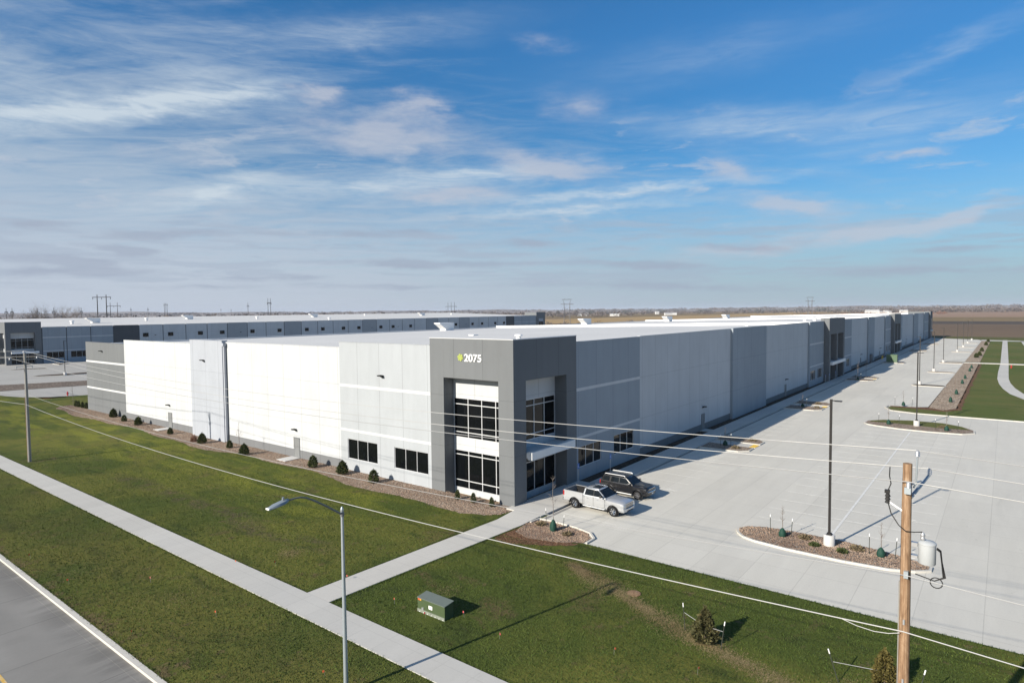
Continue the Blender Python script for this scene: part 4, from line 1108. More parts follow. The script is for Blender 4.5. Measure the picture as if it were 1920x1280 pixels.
def branch(mb, p, d, L, r, depth, spread=.6, n=5, up=.25, kids=3):
    q = p + d * L
    mid = p + d * L * .5 + Vector((random.uniform(-1, 1), random.uniform(-1, 1), random.uniform(-.5, .5))) * L * .06
    mb.tube([p, mid, q], [r, r * .8, r * .6], n, cap=False)
    if depth <= 0: return
    for i in range(kids):
        t = random.uniform(.45, 1.0)
        base = p.lerp(q, t)
        a = random.uniform(0, 2 * PI)
        side = d.orthogonal().normalized(); side = (side * math.cos(a) + d.cross(side) * math.sin(a))
        nd = (d + side * spread * random.uniform(.6, 1.2) + Vector((0, 0, up))).normalized()
        branch(mb, base, nd, L * random.uniform(.5, .75), r * .5, depth - 1, spread, max(3, n - 1), up, kids)
def sapling(loc, label, h=4.0, seed=1, group='staked bare saplings', mat='bark_grey', name='bare_sapling'):
    random.seed(seed)
    o = thing(name, label, 'tree', loc, 0, group)
    t = MB(); t.tube([(0, 0, 0), (.02, 0, h * .35), (-.02, .03, h * .7), (0, 0, h)], [.032, .028, .018, .006], 6); t.build('trunk', MAT[mat], o)
    c = MB()
    for i in range(14):
        z = h * random.uniform(.42, .95); a = random.uniform(0, 2 * PI)
        d = Vector((math.cos(a), math.sin(a), 1.1)).normalized()
        branch(c, Vector((0, 0, z)), d, h * .16 * (1.25 - z / h), .010, 1, .6, 4, .2, 2)
    c.build('crown', MAT[mat], o)
    return o
def bag(loc, label, h=.9, group='green watering bags'):
    mb = MB(); mb.lathe([(.05, 0), (.24, .02), (.27, .2), (.25, .45), (.17, .72), (.07, .9), (.05, .93)], 14)
    v = []
    for x, y, z in mb.v:
        a = math.atan2(y, x); k = 1 + .10 * math.sin(a * 5 + z * 6) + .05 * math.sin(a * 9); v.append((x * k, y * k, z * h / .93))
    mb.v = v
    o = mb.build('watering_bag', MAT['bag_green'], None, None, 60); o.location = loc
    return tag(o, label, 'watering bag', group)
STK = None
def stake(loc, label, lean=(0, 0), h=1.45, group='white-topped tree stakes'):
    o = thing('tree_stake', label, 'stake', loc, 0, group)
    m = MB(); m.cyl((0, 0, -.1), (lean[0] * .86, lean[1] * .86, h * .86), .022, .022, 6); m.build('post', MAT['stake'], o)
    m = MB(); m.cyl((lean[0] * .86, lean[1] * .86, h * .86), (lean[0], lean[1], h), .028, .028, 6); m.build('cap', MAT['post_white'], o)
    return o
s0 = sapling((-2.75, -5.85, .03), 'bare sapling with green bag in the corner gravel bed by the silver pickup', 4.25, 3)
bag((-2.75, -5.85, .03), 'green watering bag round the sapling in the corner gravel bed', .88)
stake((-2.3, -4.9, .03), 'tree stake left of the corner bed sapling, nearest the sidewalk', (.0, .05))
stake((-2.9, -6.8, .03), 'tree stake right of the corner bed sapling', (.05, -.12))
sapling((5.9, -20.2, .15), 'thin bare sapling at the left end of the near gravel island', 2.3, 5)
bag((5.9, -20.2, .15), 'green watering bag at the left end of the near gravel island', .62)
stake((6.1, -19.3, .1), 'tree stake at the tip end of the near gravel island, left of its bag', (0, .02))
stake((6.0, -20.75, .1), 'tree stake between the left bag and the lamp base on the near island', (.05, -.1))
sapling((5.9, -26.5, .15), 'thin bare sapling behind the wooden utility pole on the near gravel island', 2.3, 8)
bag((5.8, -26.5, .15), 'green watering bag just left of the wooden utility pole', .62)
stake((5.85, -25.8, .1), 'tree stake between the lamp base and the bag by the wooden pole', (0, 0))
stake((5.9, -27.3, .1), 'tree stake right beside the wooden utility pole on the near island', (.05, -.1))
k = 0
for (x, y, where) in ((61.4, -19.9, 'left end of the half-grass island'), (60.2, -26.8, 'right end of the half-grass island'), (82.5, -19.4, 'nose of the right lawn')):
    sapling((x, y, .16), 'bare sapling at the ' + where, 2.6, 20 + k); bag((x, y, .16), 'green watering bag at the ' + where, .7)
    stake((x + .6, y + 1.3, .12), 'tree stake left of the bag at the ' + where, (0, 0)); stake((x + .3, y - 1.2, .12), 'tree stake right of the bag at the ' + where, (0, -.1)); k += 1
for (x, where, h) in ((34.4, 'first', 2.2), (71.8, 'second', 2.2), (122.4, 'third', 4.4)):
    sapling((x, -6.0, .15), 'bare sapling on the near half of the %s paired island' % where, h, int(x)); bag((x, -6.0, .15), 'green watering bag on the near half of the %s paired island' % where, .6)
    stake((x - .5, -5.6, .1), 'tree stake nearer the wall on the %s paired island' % where, (0, 0)); stake((x + .5, -6.5, .1), 'tree stake farther from the wall on the %s paired island' % where, (0, -.05))
sapling((134, -5.9, .1), 'bare sapling on the far half of the third paired island', 4.4, 77)
sapling((240.5, -5.3, .1), 'bare sapling on the island before the far tower', 4.2, 78)
sapling((-2.8, 39.7, .02), 'bare sapling against the nearer white wall, right of the downspout', 3.9, 31, 'saplings along the short wall')
sapling((.0, 103.4, .02), 'tall bare sapling beyond the far grey wall corner', 4.5, 33, 'saplings along the short wall')
strip = [(92.5, -25.4), (105.1, -25.6), (125.9, -25.6), (137.9, -25.6), (158.9, -25.7), (169.6, -25.7), (214, -25.4), (224, -26), (251, -26), (297, -26.3), (327, -26.5)]
ords = ['nearest', 'second nearest', 'third nearest', 'fourth nearest', 'fifth nearest', 'sixth nearest', 'seventh nearest', 'fifth farthest', 'fourth farthest', 'third farthest', 'farthest']
for i, (x, y) in enumerate(strip):
    if i < 6:
        sapling((x, y, .05), 'bare sapling on the long gravel strip by the right lawn, %s' % ords[i], 3.2, 40 + i, 'saplings on the long gravel strip')
        bag((x, y, .05), 'green watering bag on the long gravel strip, %s' % ords[i], .95, 'bags on the long gravel strip')
    else:
        c = copy_tree(protoA, (x, y, .05), i, 'dark evergreen shrub on the far part of the long gravel strip, %s' % ords[i], 1.1); c['group'] = 'shrubs on the long gravel strip'
stake((-11.1, -19.85, 0), 'white-topped stake left of the foreground spruce', (-.02, .12))
stake((-11.9, -22.0, 0), 'white-topped stake right of the foreground spruce', (.1, -.18))
stake((-11.4, -27.2, 0), 'white-topped stake leaning left of the juniper bush', (-.1, .45))
stake((-11.0, -30.1, 0), 'white-topped stake leaning right of the wooden pole', (.1, -.3))
def strap(a, b, label):
    m = MB(); m.cyl(a, b, .012, .012, 5); tag(m.build('tie_strap', MAT['cable']), label, 'strap', 'straps holding the staked trees')
strap((-11.1, -19.8, .95), (-11.5, -20.8, .85), 'strap from the left stake to the foreground spruce')
strap((-11.85, -22.1, .95), (-11.65, -21.3, .85), 'strap from the right stake to the foreground spruce')
strap((-11.45, -26.95, .9), (-10.95, -28.6, .85), 'strap from the left leaning stake to the juniper bush')
random.seed(99)

# ------------------------------------------------------------------ poles, wires and lamps
# near wooden pole
WP = (-19.3, -30.45)
o = thing('utility_pole', 'tall brown wooden utility pole carrying the transformer', 'utility pole', (*WP, 0))
m = MB(); m.tube([(0, 0, -.3), (0, 0, 3), (0, 0, 6), (.012, 0, 8), (.0, .01, 10), (.0, 0, 11.95)], [.178, .166, .155, .147, .138, .126], 20); m.build('pole', MAT['pole_wood'], o, None, 40)
m = MB(); m.tube([(0.05, -.16, 11.2), (.1, -.22, 11.35), (.1, -.24, 12.2)], [.025, .025, .03], 8); pin = m.build('insulator_pin', MAT['galv'], o)
def insul(p, parent, name='insulator'):
    m = MB(); m.lathe([(.03, -.1), (.075, -.09), (.05, -.04), (.08, -.03), (.055, .02), (.07, .03), (.045, .09), (.02, .1)], 10, 'z', p); return m.build(name, MAT['steel'], parent, None, 50)
insul((.1, -.24, 12.28), o)
m = MB(); m.tube([(.02, -.1, 10.9), (.5, -.28, 11.15), (1.15, -.48, 11.42)], [.055, .05, .045], 8).tube([(.02, -.1, 11.3), (.6, -.3, 11.32)], .025, 6); m.build('standoff_arm', MAT['galv'], o)
insul((1.15, -.48, 11.53), o)
insul((-.24, -.06, 11.35), o)
for q in ((-.27, -.02, -.12, .05, 11.05, 11.25), (-.24, -.02, -.09, .03, 8.40, 8.62)):
    m = MB(); m.box(*q); m.build('bracket', MAT['galv'], o)
m = MB(); m.tube([(-.05, .12, 10.46), (-.02, .5, 10.68)], .03, 8); m.build('cutout_arm', MAT['post_white'], o)
m = MB(); m.lathe([(.05, -.2), (.085, -.18), (.05, -.1), (.085, -.08), (.05, 0), (.085, .02), (.05, .1), (.03, .2)], 10, 'z', (-.02, .52, 10.82)); m.box(-.1, .02, .46, .6, 10.95, 11.05); m.build('fuse_cutout', MAT['cable_black'], o)
m = MB(); m.tube([(-.02, .52, 11.0), (.02, .44, 11.25), (-.02, .48, 11.5), (-.03, .47, 11.78)], .016, 6); m.tube([(-.02, .5, 10.62), (.0, .42, 10.3), (-.1, .2, 10.0), (-.22, 0, 9.88), (-.1, -.22, 9.86), (0, -.42, 9.88)], .016, 6); m.build('jumper_wire', MAT['cable_black'], o)
m = MB()
for z in (3.1, 5.0, 6.9): m.box(-.185, -.15, -.02, .03, z, z + .16)
for z in (9.0, 9.2, 10.2, 10.7, 11.0): m.cyl((0, -.1, z), (0, -.24, z), .012, .012, 5)
m.build('pole_hardware', MAT['steel'], o)
m = MB(); m.box(-.02, .03, .135, .18, .2, 8.2); m.build('ground_moulding', MAT['greypole'], o)
# transformer can
x = thing('pole_transformer', 'light grey cylindrical transformer hung on the wooden pole', 'transformer', (WP[0] + .08, WP[1] - .55, 8.90))
m = MB(); m.lathe([(.22, 0), (.232, .02), (.232, .60), (.244, .61), (.244, .65), (.20, .69), (.07, .72)], 24); m.build('tank', MAT['unit_white' if False else 'xf_grey'] if 'xf_grey' in MAT else MAT.setdefault('xf_grey', pmat('xf_grey', (.42, .44, .45), .4, 0, .4, .06)), x, None, 40)
m = MB(); m.lathe([(.05, 0), (.07, .06), (.05, .1), (.07, .14), (.05, .2), (.02, .25)], 10, 'z', (-.05, .12, .72)); m.build('bushing', MAT['steel'], x, None, 50)
m = MB(); m.box(-.08, .08, .25, .42, .1, .2).box(-.08, .08, .25, .42, .48, .6); m.build('mounting_bracket', MAT['steel'], x)
m = MB()
for i in range(3): m.tube([(-.1 + .08 * i, -.25, .52), (-.05 + .08 * i, -.34, .44), (-.02 + .06 * i, -.38, .08), (.02, -.42 - .03 * i, -.35), (.0, -.2, -.5), (.0, .3, -.4)], .017, 6)
m.tube([(0, -.25 + .16 * math.cos(2 * PI * k / 16), -.55 + .16 * math.sin(2 * PI * k / 16)) for k in range(17)], .016, 6)
m.build('lead_cables', MAT['cable_black'], x)
# far weathered pole
o2 = thing('utility_pole', 'grey weathered wooden utility pole at the left beside the sidewalk', 'utility pole', (-19.3, 55.8, 0))
m = MB(); m.tube([(0, 0, -.3), (0, 0, 4), (0, 0, 12.55)], [.185, .17, .125], 14); m.build('pole', MAT['greypole'], o2, None, 40)
m = MB(); m.box(-1.45, 1.25, .10, .2, 11.75, 11.88); m.build('crossarm', MAT['greypole'], o2)
for px, pz in ((-1.38, 11.98), (1.18, 11.98), (-.1, 12.7)): insul((px, .14 if abs(px) > .5 else 0, pz), o2)
m = MB(); m.box(-.85, .75, .09, .15, 10.98, 11.05).cyl((-.8, .12, 11.0), (-.8, .12, 10.75), .05, .05, 8).cyl((.7, .12, 11.0), (.7, .12, 10.75), .05, .05, 8); m.build('fuse_bracket', MAT['steel'], o2)
m = MB(); m.box(-.2, -.16, -.03, .03, .1, 7.5); m.build('ground_moulding', MAT['yellow'] if False else MAT['pole_wood'], o2)
# conductors
def wire(a, b, sag, rad, label, name='power_line', mat='cable', n=40, ext=None, cat='cable', group=None):
    m = MB()
    def seg(a, b, s): return [(a[0] + (b[0] - a[0]) * t, a[1] + (b[1] - a[1]) * t, a[2] + (b[2] - a[2]) * t - 4 * s * t * (1 - t)) for t in [i / n for i in range(n + 1)]]
    m.tube(seg(a, b, sag), rad, 6)
    o = m.build(name, MAT[mat], None, None, 60)
    return tag(o, label, cat, group)
GW = 'overhead conductors between the two utility poles'; GX = 'overhead conductors right of the wooden pole'; GY = 'overhead conductors beyond the grey pole'
A3 = {'w1': (-19.4, 55.8, 12.82), 'w2': (-18.1, 55.95, 12.08), 'w3': (-20.7, 55.95, 12.08), 'n': (-19.15, 55.8, 7.72), 'c': (-19.45, 55.8, 6.66)}
B3 = {'w1': (WP[0] + .1, WP[1] - .24, 12.37), 'w2': (WP[0] + 1.15, WP[1] - .48, 11.62), 'w3': (WP[0] - .26, WP[1] - .06, 11.44), 'n': (WP[0] - .24, WP[1] - .03, 8.5), 'c': (WP[0] - .22, WP[1], 6.70)}
SG = {'w1': 1.12, 'w2': 1.25, 'w3': 1.05, 'n': 1.1, 'c': 1.12}
NM = {'w1': ('topmost bare overhead power line, from pole top to pole top', .014), 'w2': ('middle bare overhead power line, from crossarm to standoff arm', .015), 'w3': ('lowest of three bare power lines crossing in front of the tower', .015),
      'n': ('neutral line under the transformer crossing the gravel bed', .013), 'c': ('bright thick communication cable crossing the foreground lawn', .018)}
for k in A3:
    wire(A3[k], B3[k], SG[k], NM[k][1], NM[k][0], 'power_line' if k != 'c' else 'communication_cable', group=GW)
    e = (B3[k][0] - .3, B3[k][1] - 86, B3[k][2] - (.2 if k != 'n' else .1))
    wire(B3[k], e, 1.05, NM[k][1], {'w1': 'topmost power line leaving the wooden pole to the right edge', 'w2': 'middle power line leaving the standoff arm to the right edge', 'w3': 'lowest bare power line leaving the wooden pole to the right edge', 'n': 'neutral line leaving the wooden pole to the right edge', 'c': 'thick communication cable leaving the wooden pole to the right edge'}[k], 'power_line' if k != 'c' else 'communication_cable', group=GX)
    e = (A3[k][0] + .2, A3[k][1] + 84, A3[k][2])
    wire(A3[k], e, 1.0, NM[k][1], {'w1': 'topmost power line running left from the grey pole', 'w2': 'power line running left from the right crossarm end of the grey pole', 'w3': 'power line running left from the left crossarm end of the grey pole', 'n': 'neutral line running left from the grey pole', 'c': 'communication cable running left from the grey pole'}[k], 'power_line' if k != 'c' else 'communication_cable', group=GY)
m = MB(); m.tube([(-.23, 1.75, 6.615), (-.26, 1.3, 6.52), (-.27, .8, 6.49), (-.26, .4, 6.54), (-.24, .1, 6.64)], .011, 6)
c = m.build('cable_slack', MAT['cable_black' if False else 'cable']); c.location = (WP[0], WP[1], 0); tag(c, 'short hanging slack of cable left of the wooden pole', 'cable')
# street lamp in the foreground
o = thing('street_lamp', 'grey street lamp with curved arm over the foreground sidewalk', 'street lamp', (-25.25, -10.05, 0))
m = MB(); m.tube([(0, 0, -.1), (0, 0, 4), (0, 0, 8.15)], [.105, .085, .06], 16); m.build('pole', MAT['galv'], o, None, 40)
m = MB(); m.lathe([(.065, 8.15), (.075, 8.18), (.06, 8.27), (.03, 8.34), (.005, 8.36)], 14); m.build('pole_cap', MAT['galv'], o, None, 50)
m = MB(); m.cyl((0, 0, 7.92), (0, 0, 8.10), .09, .09, 12).tube([(-.03, 0, 8.02), (-.4, 0, 8.28), (-.82, 0, 8.58), (-1.39, 0, 8.95), (-1.75, 0, 9.15), (-2.0, 0, 9.24), (-2.35, 0, 9.27), (-2.7, 0, 9.25)], [.045, .043, .042, .04, .038, .036, .034, .034], 10); m.build('arm', MAT['darkgalv'] if 'darkgalv' in MAT else MAT.setdefault('darkgalv', pmat('darkgalv', (.20, .205, .205), .5, .4, .4, .1)), o, None, 50)
m = MB(); m.loft([(-2.45, [(0, 8.58), (.06, 8.58), (.08, 8.64), (.06, 8.70), (0, 8.72)]), (-2.65, [(0, 8.55), (.14, 8.55), (.17, 8.60), (.14, 8.68), (0, 8.72)]), (-3.05, [(0, 8.53), (.16, 8.53), (.18, 8.57), (.14, 8.63), (0, 8.66)]), (-3.3, [(0, 8.52), (.11, 8.52), (.12, 8.54), (.10, 8.57), (0, 8.58)])])
m.v = [(a + (-.17), b, c_ + .63 + (a + 2.45) * .06) for a, b, c_ in m.v]
hd = m.build('lamp_head', MAT['lamphead'] if 'lamphead' in MAT else MAT.setdefault('lamphead', pmat('lamphead', (.24, .28, .31), .4, .2, .4, .1)), o, None, 40)
m = MB(); m.cyl((-2.83, 0, 9.33), (-2.83, 0, 9.44), .05, .045, 10); m.build('photocell', MAT['lamphead'], hd)
m = MB(); m.box(-3.53, -3.45, -.11, .11, 9.10, 9.16); m.build('lens', MAT['post_white'], hd)
# parking lot lights
def lot_light(heads=1, name='parking_light', label='', loc=(0, 0, 0), h=10.4, group='parking lot light poles'):
    o = thing(name, label, 'light pole', loc, 0, group)
    m = MB(); m.lathe([(.37, -.3), (.37, .78), (.345, .81)], 22); m.build('concrete_base', MAT['pad'], o, None, 40)
    m = MB(); m.box(-.17, .17, -.17, .17, .81, .86).box(-.14, .14, -.14, .14, .86, .93); m.build('base_plate', MAT['darkmetal'], o)
    m = MB(); m.box(-.075, .075, -.075, .075, .93, h); m.build('pole', MAT['darkmetal'], o)
    for s in ((-1,) if heads == 1 else (-1, 1)):
        m = MB(); m.box(-.03, .03, .075 * s, .24 * s, h - .12, h - .05).box(-.13, .13, .24 * s, .68 * s, h - .13, h - .06)
        hd = m.build('lamp_head', MAT['darkmetal'], o)
        k = MB(); k.box(-.10, .10, .28 * s, .64 * s, h - .14, h - .131); k.build('lens', MAT['alu'], hd)
    return o
la = lot_light(1, label='black parking light pole on the near gravel island, single lamp head', loc=(6.0, -23.3, .1), h=10.35)
lb = lot_light(2, label='black parking light pole with two heads on the half-grass island', loc=(62.2, -23.2, .1), h=10.4)
pl = [(118.6, -18.4, 'black light pole on the first outer island past the half-grass island'), (153.0, -18.4, 'black light pole on the second outer island'), (186.0, -18.3, 'black light pole at the crossing sidewalk end'), (242.6, -18.9, 'black light pole on the fourth outer island'),
      (277.2, -19.2, 'black light pole on the fifth outer island'), (312.5, -19.3, 'black light pole on the sixth outer island'), (344.3, -19.7, 'farthest black light pole at the far lot edge')]
for x, y, l in pl: copy_tree(la, (x, y, .1), PI, l)
copy_tree(la, (20.7, 175.4, .1), 1.2, 'black light pole in the truck court left of the grey wall end', (1, 1, .93))

# ------------------------------------------------------------------ street furniture and utilities
o = thing('utility_cabinet', 'low green utility cabinet with white label on the foreground lawn', 'utility cabinet', (-17.95, -8.0, 0))
m = MB()
pf = [(0, .0), (0, .80), (.70, .875), (.70, 0)]
n = len(pf); m.add([(x, -1.05, z) for x, z in pf] + [(x, 1.05, z) for x, z in pf], [tuple(range(n)), tuple(range(2 * n - 1, n - 1, -1))] + [(i, n + i, n + (i + 1) % n, (i + 1) % n) for i in range(n)])
m.build('housing', MAT['cab_green'], o)
m = MB(); m.add([(-.03, -1.07, .805), (.73, -1.07, .885), (-.03, 1.07, .805), (.73, 1.07, .885), (-.03, -1.07, .77), (.73, -1.07, .845), (-.03, 1.07, .77), (.73, 1.07, .845)], [(0, 1, 3, 2), (0, 4, 5, 1), (1, 5, 7, 3), (3, 7, 6, 2), (2, 6, 4, 0)]); m.build('lid', MAT['lid'] if 'lid' in MAT else MAT.setdefault('lid', pmat('lid', (.13, .155, .135), .45, 0, .5, .08)), o)
m = MB(); m.box(-.03, -.001, -1.05, 1.05, .0, .17); b = m.build('base_rail', MAT['lidb'] if 'lidb' in MAT else MAT.setdefault('lidb', pmat('lidb', (.22, .24, .20), .5, 0, .4, .15, 6)), o)
m = MB()
for i in range(7): m.cyl((-.03, -.95 + i * .3, .04), (-.045, -.95 + i * .3, .04), .025, .025, 8)
m.build('bolt', MAT['post_white'], b)
m = MB(); m.box(-.008, 0, -.10, .18, .34, .54); lb_ = m.build('label_plate', MAT['post_white'], o)
m = MB()
for z, w in ((.49, .20), (.44, .14), (.39, .20)): m.box(-.010, -.0085, -.06, -.06 + w, z, z + .016)
m.build('label_lines', MAT['lidb'], lb_)
m = MB(); m.box(-.008, 0, .76, 1.02, .65, .75); m.build('warning_sticker', MAT['orange_flag'], o)
m = MB(); m.box(-.010, -.008, .76, .86, .67, .72); m.build('warning_stripe', MAT['yellow'], o)
m = MB(); m.box(-.05, -.0, .55, .70, .17, .30); m.build('padlock', MAT['steel'], o)
flagn = [(-18.3, -7.95, 'pink', 'pink marking flag leaning on the front of the green cabinet'), (-17.0, -9.6, 'pink', 'red marking flag right of the green cabinet, in its shadow'), (-18.2, -5.3, 'orange', 'orange marking flag left of the green cabinet'),
         (-20.75, 7.5, 'orange', 'orange flag in the lawn just left of the street lamp top'), (-17.8, -.35, 'pink', 'red flag at the lower edge of the connecting path'), (-25.2, 1.5, 'orange', 'orange flag between kerb and sidewalk with a dark patch below'),
         (-25.1, -8.3, 'orange', 'orange flag at the bottom edge next to the lamp pole'), (-17.6, -12.6, 'pink', 'pink flag in the lawn right of the green cabinet'), (-28.7, 20.3, 'orange', 'orange flag near the kerb, leftmost in the verge'),
         (-14.6, -21.9, 'orange', 'orange flag in the lawn below the foreground spruce'), (-19.2, 5.3, 'orange', 'small orange flag behind the street lamp pole'), (-28.6, 13.2, 'orange', 'orange flag by the kerb, second from the left'), (-28.9, 3.0, 'orange', 'small orange flag by the kerb above the street corner'), (-25.4, 9.3, 'pink', 'red flag in the middle of the street verge'), (-15.4, -18.0, 'orange', 'orange flag at the bottom right near the lamp shadow end')]
for x, y, c_, l in flagn:
    o = thing('marking_flag', l, 'flag', (x, y, 0), random.uniform(0, 6), 'small marking flags in the lawns'); o.scale = (.72, .72, .85)
    m = MB(); m.cyl((0, 0, 0), (.04, 0, .42), .006, .006, 4); m.build('wire_stem', MAT['steel'], o)
    m = MB(); m.add([(.03, 0, .30), (.15, .03, .29), (.16, .02, .40), (.04, 0, .42), (.03, .008, .30), (.15, .038, .29), (.16, .028, .40), (.04, .008, .42)], [(0, 1, 2, 3), (7, 6, 5, 4), (0, 4, 5, 1), (3, 2, 6, 7), (1, 5, 6, 2)]); m.build('flag_cloth', MAT[c_ + '_flag'], o)
def hydrant(loc, label):
    o = thing('fire_hydrant', label, 'hydrant', loc, 0, 'red fire hydrants')
    m = MB(); m.lathe([(.17, 0), (.17, .06), (.12, .08), (.12, .6), (.16, .62), (.16, .68), (.13, .72), (.09, .82), (.03, .9)], 16); m.build('barrel', MAT['red'], o, None, 40)
    m = MB(); m.cyl((-.25, 0, .45), (.25, 0, .45), .06, .06, 10).cyl((0, 0, .4), (0, -.22, .4), .08, .08, 10); m.build('outlet', MAT['red'], o)
hydrant((4.9, 122.2, 0), 'red fire hydrant at the grass edge left of the grey end wall')
hydrant((175.2, -34.2, 0), 'red fire hydrant beside the path crossing on the right lawn')
def sign(loc, label, h=2.1, bl=True, rot=PI / 2, group='parking signs along the long wall'):
    o = thing('parking_sign', label, 'sign', loc, rot, group)
    m = MB(); m.cyl((0, 0, 0), (0, 0, h), .03, .03, 8); m.build('post', MAT['galv'], o)
    m = MB(); m.box(.032, .05, -.155, .155, h - .5, h); p = m.build('sign_plate', MAT['blue_sign' if bl else 'post_white'], o)
    m = MB()   # wheelchair mark: head, back, seat, wheel
    m.box(.05, .052, .0, .05, h - .12, h - .07).box(.05, .052, .005, .035, h - .25, h - .13).box(.05, .052, -.08, .005, h - .27, h - .24).box(.05, .052, -.09, -.06, h - .38, h - .27)
    m.tube([(.052, .02 + .09 * math.cos(q), h - .30 + .09 * math.sin(q)) for q in [PI * .6 + 1.35 * PI * i / 10 for i in range(11)]], .010, 5)
    m.build('wheelchair_symbol', MAT['post_white'], p)
    return o
sg = sign((8.6, -1.0, .1), 'blue accessible parking sign by the window next to the tower', 2.2, True, -PI / 2)
copy_tree(sg, (13.9, -1.5, .1), -PI / 2, 'blue accessible parking sign between the first two windows of the long wall')
for x, l in ((107.5, 'accessible parking sign before the windows left of the second tower'), (111.0, 'accessible parking sign at the left edge of the second tower'), (117.5, 'accessible parking sign in front of the second tower')):
    copy_tree(sg, (x, -2.2, .13), -PI / 2, l)
for i, (x, l) in enumerate(((190.5, 'yellow bollard by the wall behind the big green box, nearer one'), (192.4, 'yellow bollard by the wall behind the big green box, farther one'))):
    m = MB(); m.lathe([(.09, 0), (.09, 1.05), (.07, 1.12), (.02, 1.15)], 12); b = m.build('bollard', MAT['yellow'], None, None, 40); b.location = (x, -1.7, .13); tag(b, l, 'bollard', 'yellow bollards by the long wall')
o = thing('pad_transformer', 'big green box transformer on the island in front of the long wall', 'transformer', (179.2, -5.9, .1))
m = MB(); m.box(-1.3, 1.3, -1.6, 1.6, 0, .14); m.build('pad', MAT['pad'], o)
m = MB(); m.box(-1.1, 1.1, -1.4, 1.4, .14, 2.35); bd = m.build('housing', MAT['xf_green'], o)
m = MB(); m.box(-1.16, 1.16, -1.46, 1.46, 2.352, 2.45); m.build('lid', MAT['xf_green'], o)
m = MB(); m.box(-1.13, -1.101, -.02, .02, .2, 2.3).box(-1.14, -1.101, .1, .16, 1.1, 1.4); m.build('door_handle', MAT['black'], bd)
m = MB(); m.lathe([(.42, 0), (.42, .03), (.36, .045)], 22); mh = m.build('manhole_cover', MAT['pole_wood'] , None, None, 30); mh.location = (-8.8, -15.7, 0.01); tag(mh, 'round brown manhole cover in the lawn near the lot edge', 'manhole cover')
# ------------------------------------------------------------------ vehicles (x forward, origin on the ground at the middle)
def paint(name, col, rough, metal, coat=1.0):
    m, t, b = new_mat(name, rough, metal, .5)
    n = t.noise(t.obj(), 40, 2)
    t.put(b.inputs['Base Color'], t.scale_col(t.mix(0, col, col), t.math('MULTIPLY_ADD', n, .06, .97)))
    b.inputs['Coat Weight'].default_value = coat; b.inputs['Coat Roughness'].default_value = .04
    MAT[name] = m
paint('car_silver', (.60, .61, .62), .26, .55)
paint('car_grey', (.017, .017, .019), .25, .2)
paint('car_black', (.012, .012, .013), .3, .1)
glass_mat('car_glass', (.010, .013, .016), .03)
MAT['headlight'] = pmat('headlight', (.70, .72, .74), .12, .3, .6, .1, 30)
MAT['taillight'] = pmat('taillight', (.35, .012, .012), .25, 0, .5, .1)

def cut_wells(me, axles, r, depth, hw):
    tmp = bpy.data.objects.new('tmp', me); COL.objects.link(tmp)
    cuts = []
    for ax in axles:
        for s in (-1, 1):
            c = MB(); c.cyl((ax, s * (hw - depth), .40), (ax, s * (hw + .4), .40), r, r, 28)
            cm = c.mesh('cut'); co = bpy.data.objects.new('cut', cm); COL.objects.link(co); cuts.append(co)
            md = tmp.modifiers.new('b', 'BOOLEAN'); md.operation = 'DIFFERENCE'; md.solver = 'EXACT'; md.object = co
    dg = bpy.context.evaluated_depsgraph_get(); dg.update()
    out = bpy.data.meshes.new_from_object(tmp.evaluated_get(dg))
    for c in cuts: bpy.data.objects.remove(c)
    bpy.data.objects.remove(tmp)
    out.shade_smooth(); out.set_sharp_from_angle(angle=R(32))
    out.materials.clear()
    return out

def wheel(parent, x, y, s, r, w, spokes=6, rim='chrome'):
    m = MB(); m.lathe([(r * .66, -w / 2), (r * .93, -w / 2), (r, -w / 2 + .035), (r, w / 2 - .035), (r * .93, w / 2), (r * .66, w / 2)], 32, 'y', (x, y, r), cap=False)
    t = m.build('wheel', MAT['rubber'], parent, None, 35); t.name = 'wheel'
    k = MB(); yo = y + s * (w / 2 - .035)
    k.lathe([(r * .665, -.02), (r * .67, .025), (r * .60, .03), (r * .58, -.03)], 32, 'y', (x, yo, r), cap=False) if s > 0 else k.lathe([(r * .665, .02), (r * .67, -.025), (r * .60, -.03), (r * .58, .03)], 32, 'y', (x, yo, r), cap=False)
    for i in range(spokes):
        for q in (-.13, .13):
            a = 2 * PI * i / spokes + q; ca, sa = math.cos(a), math.sin(a); b_ = 2 * PI * i / spokes; cb, sb = math.cos(b_), math.sin(b_)
            k.tube([(x + r * .12 * cb, yo + s * .005, r + r * .12 * sb), (x + r * .60 * ca, yo + s * .012, r + r * .60 * sa)], [.034, .026], 5)
    k.cyl((x, yo - s * .03, r), (x, yo + s * .03, r), r * .18, r * .15, 14)
    rm = k.build('rim', MAT[rim], t, None, 35)
    d = MB(); d.cyl((x, yo - s * .09, r), (x, yo - s * .05, r), r * .6, r * .6, 20); d.build('brake_disc', MAT['black'], t)
def arch(parent, x, s, hw, r, mat, zc=.40, w=.05):
    m = MB(); m.tube([(x + r * math.cos(q), s * (hw + .005), zc + r * math.sin(q)) for q in [(-.12 + 1.24 * i / 14) * PI for i in range(15)]], w, 6); m.build('wheel_arch', MAT[mat], parent, None, 50)

def pane(mb, pts, off):
    """thin quad pushed out along its normal"""
    p = [Vector(q) for q in pts]; n = (p[1] - p[0]).cross(p[2] - p[0]).normalized()
    a = [q + n * off for q in p]; b = [q - n * .01 for q in p]; k = len(p)
    mb.add([tuple(q) for q in a] + [tuple(q) for q in b], [tuple(range(k)), tuple(range(2 * k - 1, k - 1, -1))] + [(i, k + i, k + (i + 1) % k, (i + 1) % k) for i in range(k)])

